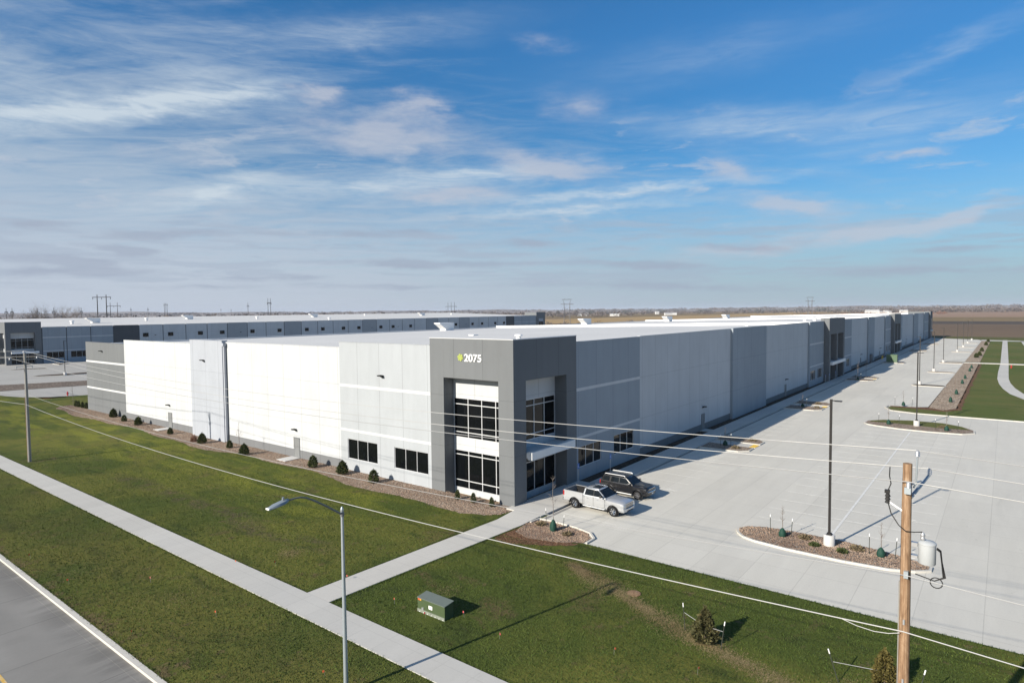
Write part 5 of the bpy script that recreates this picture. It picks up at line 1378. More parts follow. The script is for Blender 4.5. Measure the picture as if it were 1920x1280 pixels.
def pickup(loc, rot):
    o = thing('pickup_truck', 'silver crew cab pickup truck parked outside the tower entrance', 'pickup truck', loc, rot)
    fr, rr = 1.92, -1.83; hw = 1.0; r = .415
    def sec(x, zb, z1, z2, zt, w0, w1, w2, zc): return (x, [(0, zb), (w0, zb), (w1, z1), (w1 + .01, (z1 + z2) / 2), (w2, z2), (w2 * .88, zt), (w2 * .45, zc), (0, zc)])
    b = MB()
    b.loft([sec(-.96, .42, .56, 1.22, 1.30, .90, .985, .97, 1.31), sec(.2, .42, .56, 1.22, 1.31, .90, .985, .97, 1.32), sec(1.0, .42, .56, 1.22, 1.30, .90, .985, .97, 1.33), sec(1.35, .42, .56, 1.20, 1.29, .90, .985, .965, 1.34), sec(2.2, .44, .58, 1.17, 1.25, .90, .985, .95, 1.31), sec(2.72, .46, .60, 1.12, 1.20, .86, .965, .92, 1.25), sec(2.86, .50, .62, 1.05, 1.12, .80, .91, .87, 1.16)])
    me = cut_wells(b.mesh('body', smooth=32), (fr,), .53, .36, hw)
    body = link('body', me, MAT['car_silver'], o)
    d = MB()   # bed
    def bsec(x): return (x, [(0, .5), (.90, .5), (.985, .60), (.99, 1.0), (.985, 1.40), (.93, 1.43), (.87, 1.40), (.85, .88), (0, .88)])
    d.loft([bsec(-2.94), bsec(-2.86), bsec(-1.0)])
    me = cut_wells(d.mesh('bed', smooth=32), (rr,), .53, .36, hw); bed = link('bed', me, MAT['car_silver'], o)
    m = MB(); m.box(-2.86, -1.0, -.84, .84, .882, .90).box(-2.86, -1.0, -.868, -.845, .9, 1.39).box(-2.86, -1.0, .845, .868, .9, 1.39).box(-1.03, -1.0, -.84, .84, .9, 1.39); m.build('bed_liner', MAT['black'], bed)
    m = MB(); m.box(-2.99, -2.90, -.86, .86, .74, 1.41); tg = m.build('tailgate', MAT['car_silver'], o)
    m = MB(); m.box(-3.005, -2.99, -.14, .14, 1.16, 1.26); m.build('handle', MAT['black'], tg)
    # cab
    c = MB()
    def cs(x, zt, wt, wb=.965): return (x, [(0, 1.28), (wb, 1.28), (wb - .02, 1.33), ((wb * .35 + wt * .65), 1.28 + (zt - 1.28) * .6), (wt, zt - .06), (wt - .09, zt - .01), (0, zt)])
    c.loft([cs(-.98, 1.32, .94), cs(-.90, 1.86, .76), cs(-.55, 1.91, .765), cs(.15, 1.92, .765), cs(.42, 1.87, .75), cs(1.22, 1.33, .90)])
    cab = c.build('cab', MAT['car_silver'], o, None, 34)
    g = MB(); W_ = lambda z: .965 + (.765 - .965) * min(1, max(0, (z - 1.30) / .56)) + .006
    for s in (-1, 1):
        f = lambda x, z: (x, s * W_(z), z)
        q1 = [f(-.82, 1.36), f(.03, 1.36), f(.03, 1.83), f(-.74, 1.83)]; q2 = [f(.08, 1.36), f(1.06, 1.36), f(.44, 1.82), f(.08, 1.83)]
        w = MB()
        for q in (q1, q2): pane(w, q[::-1] if s > 0 else q, .012)
        for q, nm in ((q1, 'window'), (q2, 'window')):
            w = MB(); pane(w, q[::-1] if s > 0 else q, .012); w.build(nm, MAT['car_glass'], o)
        t = MB(); t.box(-.82, 1.05, s * (W_(1.36)) - .01, s * (W_(1.36)) + .012, 1.345, 1.365); t.build('chrome_trim', MAT['chrome'], o)
        bpl = MB(); pane(bpl, ([f(.03, 1.36), f(.08, 1.36), f(.08, 1.83), f(.03, 1.83)])[::-1] if s > 0 else [f(.03, 1.36), f(.08, 1.36), f(.08, 1.83), f(.03, 1.83)], .010); bpl.build('door_pillar', MAT['black'], o)
        for x0 in (-.62, .35):
            h = MB(); h.box(x0, x0 + .2, s * .985, s * 1.005, 1.10, 1.135); h.build('door_handle', MAT['chrome'], o)
        se = MB()
        for x0 in (.045, 1.12, -.86): se.box(x0, x0 + .012, s * .975, s * 1.0, .55, 1.27)
        se.build('door_seam', MAT['black'], o)
        mi = MB(); mi.box(.88, 1.02, s * .96, s * 1.06, 1.40, 1.43).loft([(.86, [(0, 1.40), (.12, 1.40), (.14, 1.5), (.12, 1.60), (0, 1.60)]), (1.02, [(0, 1.42), (.10, 1.42), (.12, 1.5), (.10, 1.58), (0, 1.58)])])
        mi.v = [(a, b2 if i < 8 else s * 1.18 + b2, z) for i, (a, b2, z) in enumerate(mi.v)]
        mi.build('mirror', MAT['black'], o)
        rb = MB(); rb.tube([(-1.0, s * .97, .46), (-.9, s * 1.03, .44), (1.1, s * 1.03, .44), (1.2, s * .97, .46)], .05, 8); rb.build('running_board', MAT['steel'], o)
        for ax in (fr, rr): arch(o, ax, s, .985, .53, 'black', .40, .032)
        hl = MB(); hl.add([(2.70, s * .955, .94), (2.89, s * .80, .94), (2.885, s * .58, .97), (2.84, s * .58, 1.11), (2.80, s * .86, 1.10), (2.6, s * .962, 1.06)], [(0, 1, 2, 3, 4, 5) if s < 0 else (5, 4, 3, 2, 1, 0)]); hl.build('headlight', MAT['headlight'], o)
        tl = MB(); tl.box(-3.0, -2.93, s * .86, s * .985, .95, 1.36).box(-2.95, -2.86, s * .975, s * .998, .97, 1.34); tl.build('tail_light', MAT['taillight'], o)
    w = MB(); q = [(1.17, -.84, 1.36), (1.17, .84, 1.36), (.47, .68, 1.835), (.47, -.68, 1.835)]; pane(w, q, .014); w.build('windscreen', MAT['car_glass'], o)
    w = MB(); q = [(-.975, .74, 1.42), (-.975, -.74, 1.42), (-.915, -.66, 1.80), (-.915, .66, 1.80)]; pane(w, q, .012); w.build('rear_window', MAT['car_glass'], o)
    w = MB(); w.box(-.35, .3, -.42, .42, 1.905, 1.93); w.build('sunroof', MAT['car_glass'], o)
    w = MB(); w.tube([(-.8, -.70, 1.90), (.2, -.70, 1.93), (.44, -.69, 1.885)], .018, 6).tube([(-.8, .70, 1.90), (.2, .70, 1.93), (.44, .69, 1.885)], .018, 6); w.build('roof_trim', MAT['chrome'], o)
    gl = MB(); gl.box(2.80, 2.885, -.57, .57, .78, 1.13); gr = gl.build('grille', MAT['black'], o)
    k = MB()
    for z in (.82, .90, .98, 1.06): k.box(2.885, 2.905, -.56, .56, z, z + .035)
    k.box(2.84, 2.91, -.60, .60, 1.115, 1.15).box(2.84, 2.91, -.60, -.56, .76, 1.115).box(2.84, 2.91, .56, .60, .76, 1.115); k.build('grille_bars', MAT['chrome'], gr)
    bp = MB(); bp.loft([(2.70, [(0, .48), (.97, .48), (.99, .60), (.97, .74), (0, .74)]), (2.88, [(0, .46), (.86, .46), (.90, .60), (.86, .76), (0, .76)]), (2.97, [(0, .50), (.60, .50), (.64, .60), (.60, .72), (0, .72)])]); bp.build('bumper', MAT['car_silver'], o, None, 35)
    bp = MB(); bp.box(2.93, 2.985, -.45, .45, .50, .58); bp.build('bumper_insert', MAT['black'], o)
    pt = MB(); pt.box(2.975, 2.99, -.16, .16, .60, .70); pt.build('licence_plate', MAT['post_white'], o)
    bp = MB(); bp.box(-3.08, -2.92, -.95, .95, .52, .70); bp.build('bumper', MAT['chrome'], o)
    for ax in (fr, rr):
        for s in (-1, 1): wheel(o, ax, s * .855, s, r, .27, 6)
    u = MB(); u.box(-2.7, 2.6, -.6, .6, .3, .45); u.build('chassis', MAT['black'], o)
    return o
pickup((3.92, -5.98, .012), -PI / 2 - R(2))

def suv(loc, rot):
    o = thing('suv', 'dark grey boxy sport utility vehicle with silver roof rails, parked behind the pickup', 'car', loc, rot)
    fr, rr = 1.42, -1.37; hw = .945; r = .385
    b = MB()
    def sec(x, zb, z1, z2, zt, w0, w1, w2, zc): return (x, [(0, zb), (w0, zb), (w1, z1), (w1 + .015, (z1 + z2) / 2), (w2, z2), (w2 * .9, zt), (w2 * .5, zc), (0, zc)])
    b.loft([sec(-2.38, .52, .62, 1.05, 1.12, .80, .88, .86, 1.13), sec(-2.30, .42, .55, 1.12, 1.18, .85, .93, .915, 1.19), sec(-1.2, .40, .52, 1.14, 1.20, .86, .94, .92, 1.21), sec(.5, .40, .52, 1.13, 1.19, .86, .94, .92, 1.20), sec(1.0, .40, .52, 1.10, 1.17, .86, .94, .92, 1.21), sec(1.9, .44, .56, 1.05, 1.12, .84, .925, .89, 1.15), sec(2.25, .48, .6, .98, 1.06, .76, .88, .84, 1.08), sec(2.36, .54, .64, .92, .98, .66, .78, .74, 1.0)])
    me = cut_wells(b.mesh('body', smooth=32), (fr, rr), .50, .34, hw); link('body', me, MAT['car_grey'], o)
    hd = MB(); hd.add([(1.02, -.70, 1.245), (2.22, -.60, 1.145), (2.22, .60, 1.145), (1.02, .70, 1.245), (1.02, -.66, 1.19), (2.2, -.56, 1.07), (2.2, .56, 1.07), (1.02, .66, 1.19)], [(0, 1, 2, 3), (0, 4, 5, 1), (1, 5, 6, 2), (2, 6, 7, 3)])
    hd.loft([(1.25, [(0, 1.2), (.26, 1.2), (.24, 1.235), (0, 1.24)]), (1.75, [(0, 1.15), (.24, 1.15), (.22, 1.215), (0, 1.22)])]); hd.build('bonnet', MAT['car_black'], o)
    c = MB()
    def cs(x, zt, wt, wb=.915): return (x, [(0, 1.15), (wb, 1.15), (wb - .015, 1.20), ((wb * .35 + wt * .65), 1.15 + (zt - 1.15) * .6), (wt, zt - .05), (wt - .09, zt), (0, zt + .01)])
    c.loft([cs(-2.33, 1.18, .89), cs(-2.08, 1.74, .74), cs(-1.7, 1.77, .745), cs(-.2, 1.78, .745), cs(.25, 1.74, .73), cs(.98, 1.20, .86)])
    c.build('cabin', MAT['car_grey'], o, None, 34)
    rf = MB(); rf.box(-2.0, .18, -.64, .64, 1.772, 1.812); rf.build('roof', MAT['car_black'], o)
    W_ = lambda z: .915 + (.745 - .915) * min(1, max(0, (z - 1.18) / .54)) + .006
    for s in (-1, 1):
        f = lambda x, z: (x, s * W_(z), z)
        for q in ([f(-2.10, 1.27), f(-1.42, 1.25), f(-1.42, 1.66), f(-1.92, 1.64)], [f(-1.26, 1.24), f(-.46, 1.24), f(-.46, 1.67), f(-1.18, 1.67)], [f(-.36, 1.24), f(.74, 1.24), f(.24, 1.66), f(-.36, 1.67)]):
            w = MB(); pane(w, q[::-1] if s > 0 else q, .012); w.build('window', MAT['car_glass'], o)
        rr_ = MB(); rr_.tube([(-1.95, s * .70, 1.79), (-1.88, s * .70, 1.85), (.0, s * .70, 1.86), (.12, s * .70, 1.80)], .035, 8); rr_.build('roof_rail', MAT['alu'], o)
        for ax in (fr, rr): arch(o, ax, s, .935, .51, 'car_grey', .39, .045)
        for x0 in (-.95, .0):
            h = MB(); h.box(x0, x0 + .2, s * .94, s * .965, 1.0, 1.035); h.build('door_handle', MAT['car_grey'], o)
        se = MB()
        for x0 in (-.41, .82, -1.30): se.box(x0, x0 + .012, s * .93, s * .956, .5, 1.12)
        se.build('door_seam', MAT['black'], o)
        rb = MB(); rb.tube([(-.85, s * .90, .40), (-.75, s * .96, .38), (.85, s * .96, .38), (.95, s * .90, .40)], .04, 8); rb.build('running_board', MAT['steel'], o)
        mi = MB(); mi.loft([(.62, [(0, 1.22), (.10, 1.22), (.12, 1.3), (.10, 1.38), (0, 1.38)]), (.76, [(0, 1.24), (.08, 1.24), (.10, 1.3), (.08, 1.36), (0, 1.36)])]); mi.v = [(a, s * 1.03 + b2, z) for a, b2, z in mi.v]; mi.build('mirror', MAT['car_grey'], o)
        hl = MB(); hl.add([(2.08, s * .905, .90), (2.33, s * .74, .88), (2.30, s * .50, .92), (2.24, s * .52, 1.02), (2.05, s * .85, 1.02)], [(0, 1, 2, 3, 4) if s < 0 else (4, 3, 2, 1, 0)]); hl.build('headlight', MAT['headlight'], o)
        tl = MB(); tl.box(-2.40, -2.28, s * .74, s * .90, .92, 1.22); tl.build('tail_light', MAT['taillight'], o)
    w = MB(); pane(w, [(.945, -.80, 1.235), (.945, .80, 1.235), (.29, .66, 1.70), (.29, -.66, 1.70)], .014); w.build('windscreen', MAT['car_glass'], o)
    w = MB(); pane(w, [(-2.31, .74, 1.26), (-2.31, -.74, 1.26), (-2.12, -.64, 1.66), (-2.12, .64, 1.66)], .012); w.build('rear_window', MAT['car_glass'], o)
    g = MB(); g.box(2.26, 2.37, -.5, .5, .80, 1.0); gr = g.build('grille', MAT['black'], o)
    k = MB(); k.box(2.37, 2.39, -.52, .52, .97, 1.01).box(2.37, 2.39, -.5, .5, .86, .89); k.build('grille_bars', MAT['chrome'], gr)
    bp = MB(); bp.loft([(2.15, [(0, .46), (.90, .46), (.92, .58), (.90, .76), (0, .76)]), (2.36, [(0, .42), (.76, .42), (.80, .58), (.76, .76), (0, .76)]), (2.44, [(0, .46), (.5, .46), (.54, .58), (.5, .72), (0, .72)])]); bp.build('bumper', MAT['car_black'], o, None, 35)
    k = MB(); k.tube([(2.25, -.84, .74), (2.44, -.5, .76), (2.47, 0, .77), (2.44, .5, .76), (2.25, .84, .74)], .045, 8); k.build('bumper_bar', MAT['chrome'], o)
    pt = MB(); pt.box(2.445, 2.46, -.15, .15, .54, .64); pt.build('licence_plate', MAT['post_white'], o)
    bp = MB(); bp.box(-2.46, -2.30, -.86, .86, .45, .66); bp.build('bumper', MAT['car_grey'], o)
    for ax in (fr, rr):
        for s in (-1, 1): wheel(o, ax, s * .81, s, r, .25, 6, 'rim_dark')
    u = MB(); u.box(-2.1, 2.1, -.55, .55, .28, .42); u.build('chassis', MAT['black'], o)
    return o
suv((9.15, -5.95, .012), -PI / 2 - R(1))
# ------------------------------------------------------------------ the distance
GP = 'power line towers on the skyline'
def hframe(loc, label, h, span, rot, arms=((.0, 1.5),), n=2, group=GP, r=.35, brace=False, mat='darkmetal'):
    o = thing('power_line_tower', label, 'power line tower', loc, rot, group)
    for i in range(n):
        x = (i - (n - 1) / 2) * span
        m = MB(); m.tube([(x, 0, -.5), (x, 0, h)], [r, r * .6], 7); m.build('pole', MAT[mat], o)
    for dz, ov in arms:
        m = MB(); m.box(-(n - 1) / 2 * span - ov * 2, (n - 1) / 2 * span + ov * 2, -.2, .2, h - 2.0 - dz - .22, h - 2.0 - dz + .22); m.build('crossarm', MAT[mat], o)
        m = MB()
        for x in (-(n - 1) / 2 * span - ov * 1.8, 0, (n - 1) / 2 * span + ov * 1.8): m.cyl((x, 0, h - 2.2 - dz), (x, 0, h - 3.6 - dz), .16, .16, 5)
        m.build('insulator', MAT[mat], o)
    return o
hframe((135, 474, 0), 'large dark two-pole power tower with a wide crossarm, left of centre', 31.2, 6.4, R(-52), ((-.2, 1.7),), 2, r=.42)
hframe((221, 689, 0), 'two-pole power tower just right of the largest one', 29.5, 7.3, R(-52), ((1.5, 1.6),), 2, r=.33)
hframe((322, 804, 0), 'three close poles standing together above the far roof', 31, 1.7, R(-52), ((0, .4),), 3, r=.3)
hframe((246.8, 444.3, 0), 'two tall thin poles close together right of the single pole', 29, 2.1, R(-52), ((1.5, .3),), 2, r=.24)
hframe((616.5, 589, 0), 'three-pole power tower with a crossarm behind the tower roof', 30, 4.6, R(-52), ((4, 1.6),), 3, r=.32)
hframe((359, 675, 0), 'single dark pole above the far roof, left of the two thin poles', 30, 1, 0, ((2.0, .6),), 1, r=.3)
for i, (x, y, h) in enumerate(((84, 490, 22), (86.4, 487, 22), (97, 474, 21.5), (103.5, 465.5, 22), (126, 486, 22), (295, 839, 26), (309, 824, 26), (568, 1140, 27), (580, 1125, 26))):
    hframe((x, y, 0), ['leftmost thin pole before the bare trees', 'second thin pole from the left before the bare trees', 'third thin pole from the left, in front of the bare trees', 'fourth thin pole from the left, in front of the bare trees', 'thin pole at the right end of the bare trees',
           'distant pole right of the two-pole towers, left one', 'distant pole right of the two-pole towers, right one', 'tiny distant pole over the far roof, left one of two', 'tiny distant pole over the far roof, right one of two'][i], h, 1, 0, ((.5, .4),), 1, 'thin poles on the skyline', r=.22)
MAT['towergrey'] = pmat('towergrey', (.16, .16, .17), .6, .2, .3, .1)
def lattice(loc, label, h, w, rot):
    o = thing('power_line_tower', label, 'power line tower', loc, rot, GP)
    m = MB()
    for s in (-1, 1):
        for q in (-1, 1):
            m.tube([(s * w, q * 1.6, 0), (s * w * .8, q * .7, h * .55), (s * w * .9, q * .5, h - 4)], .22, 4)
        for k in range(8):
            z0, z1 = h * k / 9, h * (k + 1) / 9
            m.tube([(s * w * .95, -1.2, z0), (s * w * .9, 1.1, z1)], .12, 3)
    for k in range(4):
        z0, z1 = h * (.2 + .12 * k), h * (.32 + .12 * k)
        m.tube([(-w * .9, 0, z0), (w * .9, 0, z1)], .12, 3).tube([(w * .9, 0, z0), (-w * .9, 0, z1)], .12, 3)
    m.build('legs', MAT['towergrey'], o)
    m = MB(); m.box(-w - 3.5, w + 3.5, -.3, .3, h - 6.2, h - 5.6).box(-w - 2, w + 2, -.3, .3, h - 1, h - .5); m.build('crossarm', MAT['towergrey'], o)
    m = MB()
    for s in (-1, 1): m.tube([(s * w * .9, 0, h - 5), (s * (w + .8), 0, h - 1), (s * w * .5, 0, h)], .16, 4)
    m.build('peak_frame', MAT['towergrey'], o)
lattice((548.7, 350, 0), 'pale lattice power tower standing in the field behind the main roof', 29.5, 3.6, R(-52))
lattice((929.6, 187, 0), 'lattice power tower above the long roof at right', 32.5, 3.2, R(-52))

def bare_tree(loc, label, h, seed, group='bare trees beyond the second warehouse'):
    random.seed(seed)
    o = thing('bare_tree', label, 'tree', loc, random.uniform(0, 6), group)
    t = MB(); t.tube([(0, 0, -.3), (.1, 0, h * .2), (0, .1, h * .45)], [.035 * h * .6, .022 * h * .6, .014 * h * .6], 6); t.build('trunk', MAT['bark_grey'], o)
    c = MB()
    for i in range(9):
        a = random.uniform(0, 2 * PI)
        d = Vector((math.cos(a) * .6, math.sin(a) * .45, 1)).normalized()
        branch(c, Vector((0, 0, h * random.uniform(.22, .5))), d, h * random.uniform(.22, .32), .13, 4, .62, 3, .22, 3)
    c.build('crown', MAT['bark_grey'], o)
for i, (x, y, h, l) in enumerate(((80, 463, 20, 'lowest bare tree at the left edge of the clump'), (88, 452, 25, 'tall bare tree, second in the left clump'), (91, 446, 24.5, 'broad bare tree in the middle of the left clump'), (95.5, 443, 24, 'bare tree right of the middle of the left clump'),
                                  (100, 437, 25, 'tall bare tree at the right of the left clump'), (103, 432, 22.5, 'bare tree near the right end of the clump'), (107, 428, 21, 'last bare tree at the right end of the clump'), (118, 448, 18, 'small bare tree left of the large two-pole tower'))):
    bare_tree((x, y, 0), l, h, 300 + i)
random.seed(5)

def wood(name, spots, mat, n_per, label=None, hs=(7, 13), ws=(5, 10), z0=0.0, blade=2.2):
    Ps = []; Ns = []
    for (x, y) in spots:
        h = random.uniform(*hs); w = random.uniform(*ws); z = z0(x, y) if callable(z0) else z0
        a = rng.uniform(0, 2 * PI, n_per); q = np.sqrt(rng.uniform(0, 1, n_per)) * w; zz = rng.beta(1.4, 1.4, n_per)
        k = np.sin(PI * np.clip(zz * .9 + .08, 0, 1)) ** .6
        Ps.append(np.stack([x + q * k * np.cos(a), y + q * k * np.sin(a), z + zz * h], 1)); Ns.append(np.stack([np.cos(a), np.sin(a), np.full(n_per, .9)], 1))
    V, F = leaf_tris(np.concatenate(Ps), np.concatenate(Ns), blade, 1.6)
    o = np_mesh(name, V, F, MAT[mat]); o['kind'] = 'stuff'
    return o
def polar(a, r): return (CAMP.x + r * math.cos(R(37.9 + a)), CAMP.y + r * math.sin(R(37.9 + a)))
def line_spots(a0, a1, r0, r1, n, jit=60): return [(lambda p: (p[0] + random.gauss(0, jit), p[1] + random.gauss(0, jit)))(polar(random.uniform(a0, a1), random.uniform(r0, r1))) for _ in range(n)]
# brush behind the second warehouse and woods on the skyline
wood('brush', [(60 + 1.45 * i + random.uniform(-2, 2), 470 - i * .72 + random.uniform(-8, 30)) for i in range(130)], 'nearbrush', 90, hs=(9, 14.5), ws=(5, 8), blade=1.6)
wood('woodland', line_spots(3, 44, 900, 1700, 260, 40), 'farwood', 70, hs=(9, 16), ws=(8, 16), blade=2.6)
wood('woodland', line_spots(-8, 24, 1500, 2600, 260, 60), 'farwood', 60, hs=(6, 14), ws=(9, 18), blade=3.2)
wood('woodland', line_spots(-41, -6, 2300, 3400, 190, 60), 'farwood', 60, hs=(4, 10), ws=(9, 22), blade=3.4)
wood('woodland', line_spots(-30, -3, 2500, 4200, 70, 60), 'farpine', 60, hs=(8, 17), ws=(10, 26), blade=3.6)
wood('woodland', line_spots(-41, -30, 2200, 2600, 110, 40), 'farwood', 60, hs=(9, 16), ws=(10, 18), blade=3.2)
wood('woodland', line_spots(-41, 44, 4200, 5600, 300, 90), 'farwood', 40, hs=(8, 18), ws=(20, 60), blade=6, z0=10)
wood('hedgerow', [(430 + 6.5 * i + random.uniform(-6, 6), 330 - i * 2.3 + random.uniform(-5, 5)) for i in range(70)], 'farwood', 50, hs=(2, 5.5), ws=(3, 6), blade=1.2)
wood('hedgerow', [(1000 + 12 * i, 240 - 2.6 * i + random.uniform(-14, 14)) for i in range(60)], 'redtwig', 40, hs=(2.5, 8), ws=(4, 9), blade=1.6)
# farm buildings
MAT['barn_white'] = pmat('barn_white', (.62, .62, .61), .6, 0, .3, .06, .2)
MAT['barn_roof'] = pmat('barn_roof', (.40, .40, .41), .5, 0, .3, .08, .2)
def barn(az, dist, L, W_, h, label, name='farm_building', rot=0, wall='barn_white', roofm='barn_white'):
    x, y = polar(az, dist)
    o = thing(name, label, 'farm building', (x, y, 0), R(rot), 'farm buildings on the plain')
    m = MB(); m.box(-L / 2, L / 2, -W_ / 2, W_ / 2, -.5, h); m.build('wall', MAT[wall], o)
    m = MB(); ov = .6; rise = W_ * .22
    m.add([(-L / 2 - ov, -W_ / 2 - ov, h), (L / 2 + ov, -W_ / 2 - ov, h), (L / 2 + ov, W_ / 2 + ov, h), (-L / 2 - ov, W_ / 2 + ov, h), (-L / 2 - ov, 0, h + rise), (L / 2 + ov, 0, h + rise)], [(0, 1, 5, 4), (2, 3, 4, 5), (0, 4, 3), (1, 2, 5), (3, 2, 1, 0)]); m.build('roof', MAT[roofm], o)
def AZ(px): return math.degrees(math.atan((960 - px) / F_PX))
barn(AZ(1635), 2150, 36, 14, 6.5, 'long white farm shed on the plain above the far roof', rot=-60)
for px, d, L, h, l in ((1651, 2150, 8, 4, 'small white shed right of the long white shed'), (1660, 2180, 9, 5.5, 'white farmhouse with a gable right of the long shed'), (1667, 2150, 8, 4.5, 'last small white building of the row right of the long shed'),
                       (1588, 3100, 14, 6, 'white barn on the far ridge left of the long shed'), (1584, 3100, 9, 5, 'small white barn left of the ridge barn'), (1580, 3120, 8, 5, 'tiny white barn leftmost on the ridge'),
                       (1253, 1900, 22, 6, 'white sheds behind the second rooftop unit, left one'), (1263, 1950, 18, 6, 'white sheds behind the second rooftop unit, right one'), (1152, 1750, 26, 5, 'low pale shed left of the white sheds in the middle distance'),
                       (1232, 2300, 12, 8, 'tall white barn behind the middle sheds'), (1087, 1800, 12, 6, 'pale house near the lattice tower, left'), (1099, 1800, 12, 6, 'pale house near the lattice tower, right'), (345, 1400, 24, 7, 'white building in the trees behind the second warehouse'), (1690, 2300, 9, 6, 'grey silo shed right of the farm row, left'), (1698, 2300, 9, 6, 'grey silo shed right of the farm row, right')):
    barn(AZ(px), d, L, 9, h, l, rot=-60 + (hash(l) % 3) * 0 + 8 * (px % 3), roofm='barn_roof' if px % 2 else 'barn_white')

# ------------------------------------------------------------------ near ground detail
def in_lawn(x, y):
    ok = (x > -29.6) & (x < -3.75) & ~((x > -22.45) & (x < -20.3))
    path = (x > -20.5) & (y < -.0 - (x + 20.4) * .037 + .08) & (y > -2.1 - (x + 20.4) * .062 - .12)
    ok &= ~path
    ok &= ~((x > -19.0) & (x < -16.9) & (y > -9.1) & (y < -6.9))
    return ok
def bed_edge(y): i = (y - .9) / 1.94; return -3.3 - .5 * np.sin(i * .31) - .35 * np.sin(i * .83 + 1) - np.where((i > 20) & (i < 45), .3, 0)
def scatter_grass():
    n = 260000
    y = 62 - 108 * rng.beta(1.6, 1.0, n); x = rng.uniform(-29.6, -3.0, n)
    ok = in_lawn(x, y) | ((x > -22) & (x < bed_edge(y) + .1) & (y > .3) & ~((x > -22.45) & (x < -20.3)))
    ok &= ~((y > .2) & (x > bed_edge(y) + .15)) & ~((x > -5.6) & (y > -9) & (y < -3))
    ok &= ~((x > -3.75) & (y < 0))
    x, y = x[ok], y[ok]; n = len(x)
    # edge tufts along the paving
    e = []
    for x0, y0, x1, y1, m in ((-22.42, -40, -22.42, 60, 5200), (-20.33, -40, -20.33, -2.2, 2200), (-20.33, .05, -20.33, 60, 3400), (-29.68, -40, -29.68, 60, 5200), (-20.3, .06, -.9, -.5, 1600), (-20.3, -2.2, -3.6, -3.22, 1600), (-3.68, -60, -3.68, -9.2, 4200)):
        t = rng.uniform(0, 1, m); e.append(np.stack([x0 + (x1 - x0) * t + rng.normal(0, .05, m), y0 + (y1 - y0) * t + rng.normal(0, .05, m)], 1))
    e = np.concatenate(e); x = np.concatenate([x, e[:, 0]]); y = np.concatenate([y, e[:, 1]]); n = len(x)
    a = rng.uniform(0, 2 * PI, n); h = rng.uniform(.035, .10, n); w = rng.uniform(.012, .030, n)
    lean = rng.normal(0, .05, (n, 2))
    V = np.empty((n, 3, 3))
    V[:, 0] = np.stack([x - w * np.cos(a), y - w * np.sin(a), np.full(n, -.005)], 1); V[:, 1] = np.stack([x + w * np.cos(a), y + w * np.sin(a), np.full(n, -.005)], 1)
    V[:, 2] = np.stack([x + lean[:, 0], y + lean[:, 1], h], 1)
    o = np_mesh('grass', V.reshape(-1, 3), np.arange(n * 3).reshape(-1, 3), MAT['blade']); o['kind'] = 'stuff'
scatter_grass()
def scatter_straw():
    line = np.array([(-7.3, -10.4), (-8.3, -12.2), (-9.2, -14.9), (-10.5, -17.6), (-11.6, -20.2), (-12.6, -23.5), (-13.6, -27)])
    n = 15000; k = rng.integers(0, len(line) - 1, n); t = rng.uniform(0, 1, n)[:, None]
    P = line[k] * (1 - t) + line[k + 1] * t + rng.normal(0, 1, (n, 2)) * (.28 + .25 * np.sin(k * 1.7)[:, None] ** 2)
    for cx, cy, s, m in ((-17.4, 6.4, .5, 800), (-15.2, -6.5, .5, 250), (-25.5, 5.5, 1.2, 350), (-27.5, 14, 1.0, 300), (-15.8, 15, 1.3, 500), (-15.0, 22, 1.3, 400), (-11.4, -21.2, .6, 500), (-11.6, -28.0, .5, 500), (-16.2, -24.5, .5, 300)):
        P = np.concatenate([P, rng.normal(0, s, (m, 2)) + (cx, cy)])
    n = len(P); a = rng.uniform(0, 2 * PI, n); L = rng.uniform(.06, .16, n); w = .008
    d = np.stack([np.cos(a), np.sin(a)], 1); s = np.stack([-d[:, 1], d[:, 0]], 1) * w
    z = rng.uniform(.02, .09, n)
    V = np.empty((n, 3, 3)); V[:, 0, :2] = P - s; V[:, 1, :2] = P + s; V[:, 2, :2] = P + d * L[:, None]; V[:, :2, 2] = z[:, None]; V[:, 2, 2] = z + rng.uniform(-.01, .05, n)
    o = np_mesh('straw', V.reshape(-1, 3), np.arange(n * 3).reshape(-1, 3), MAT['straw']); o['kind'] = 'stuff'
scatter_straw()
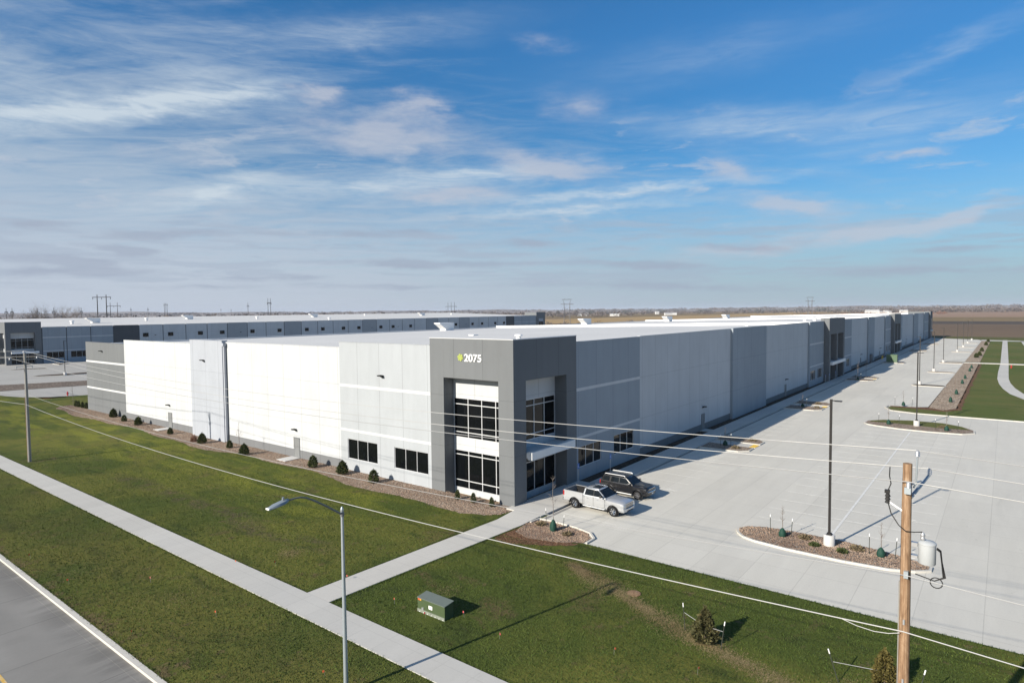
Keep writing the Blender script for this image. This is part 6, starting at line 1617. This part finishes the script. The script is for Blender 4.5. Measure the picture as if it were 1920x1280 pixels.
def scatter_rocks():
    oct_v = np.array([(1, 0, 0), (0, 1, 0), (-1, 0, 0), (0, -1, 0), (0, 0, 1), (0, 0, -1)], float)
    oct_f = np.array([(0, 1, 4), (1, 2, 4), (2, 3, 4), (3, 0, 4), (1, 0, 5), (2, 1, 5), (3, 2, 5), (0, 3, 5)])
    pts = []
    def poly_pts(poly, n, z):
        P = np.array(poly); lo, hi = P.min(0), P.max(0)
        q = rng.uniform(lo, hi, (n * 3, 2)); inside = np.zeros(len(q), bool); j = len(P) - 1
        for i in range(len(P)):
            c = ((P[i, 1] > q[:, 1]) != (P[j, 1] > q[:, 1])) & (q[:, 0] < (P[j, 0] - P[i, 0]) * (q[:, 1] - P[i, 1]) / (P[j, 1] - P[i, 1] + 1e-12) + P[i, 0]); inside ^= c; j = i
        q = q[inside][:n]; return np.concatenate([q, np.full((len(q), 1), z)], 1)
    pts.append(poly_pts(corner, 2600, .04)); pts.append(poly_pts(isl1_in, 3600, .16)); pts.append(poly_pts(bed, 15000, .03))
    Q = np.concatenate(pts); n = len(Q)
    s = rng.uniform(.03, .075, (n, 1, 1)) * rng.uniform(.6, 1.3, (n, 1, 3)) * np.array([1, 1, .65])
    a = rng.uniform(0, 2 * PI, n); ca, sa = np.cos(a), np.sin(a)
    V = oct_v[None] * s * rng.uniform(.75, 1.2, (n, 6, 1))
    X = V[..., 0] * ca[:, None] - V[..., 1] * sa[:, None]; Y = V[..., 0] * sa[:, None] + V[..., 1] * ca[:, None]
    V = np.stack([X, Y, V[..., 2]], -1) + Q[:, None]
    F = (oct_f[None] + (np.arange(n) * 6)[:, None, None]).reshape(-1, 3)
    o = np_mesh('river_rock', V.reshape(-1, 3), F, MAT['rock']); o['kind'] = 'stuff'
scatter_rocks()

# ------------------------------------------------------------------ the air
def haze():
    m = bpy.data.materials.new('haze'); m.use_nodes = True; nt = m.node_tree; nt.nodes.clear()
    o = nt.nodes.new('ShaderNodeOutputMaterial'); v = nt.nodes.new('ShaderNodeVolumePrincipled')
    v.inputs['Color'].default_value = (.78, .86, 1.0, 1); v.inputs['Density'].default_value = HAZE_D; v.inputs['Anisotropy'].default_value = 0.0
    nt.links.new(v.outputs[0], o.inputs['Volume'])
    mb = MB(); mb.box(-17500, 17500, -17500, 17500, -2.2, 75)
    h = mb.build('haze', m); h['kind'] = 'stuff'
HAZE_D = 6e-5
haze()
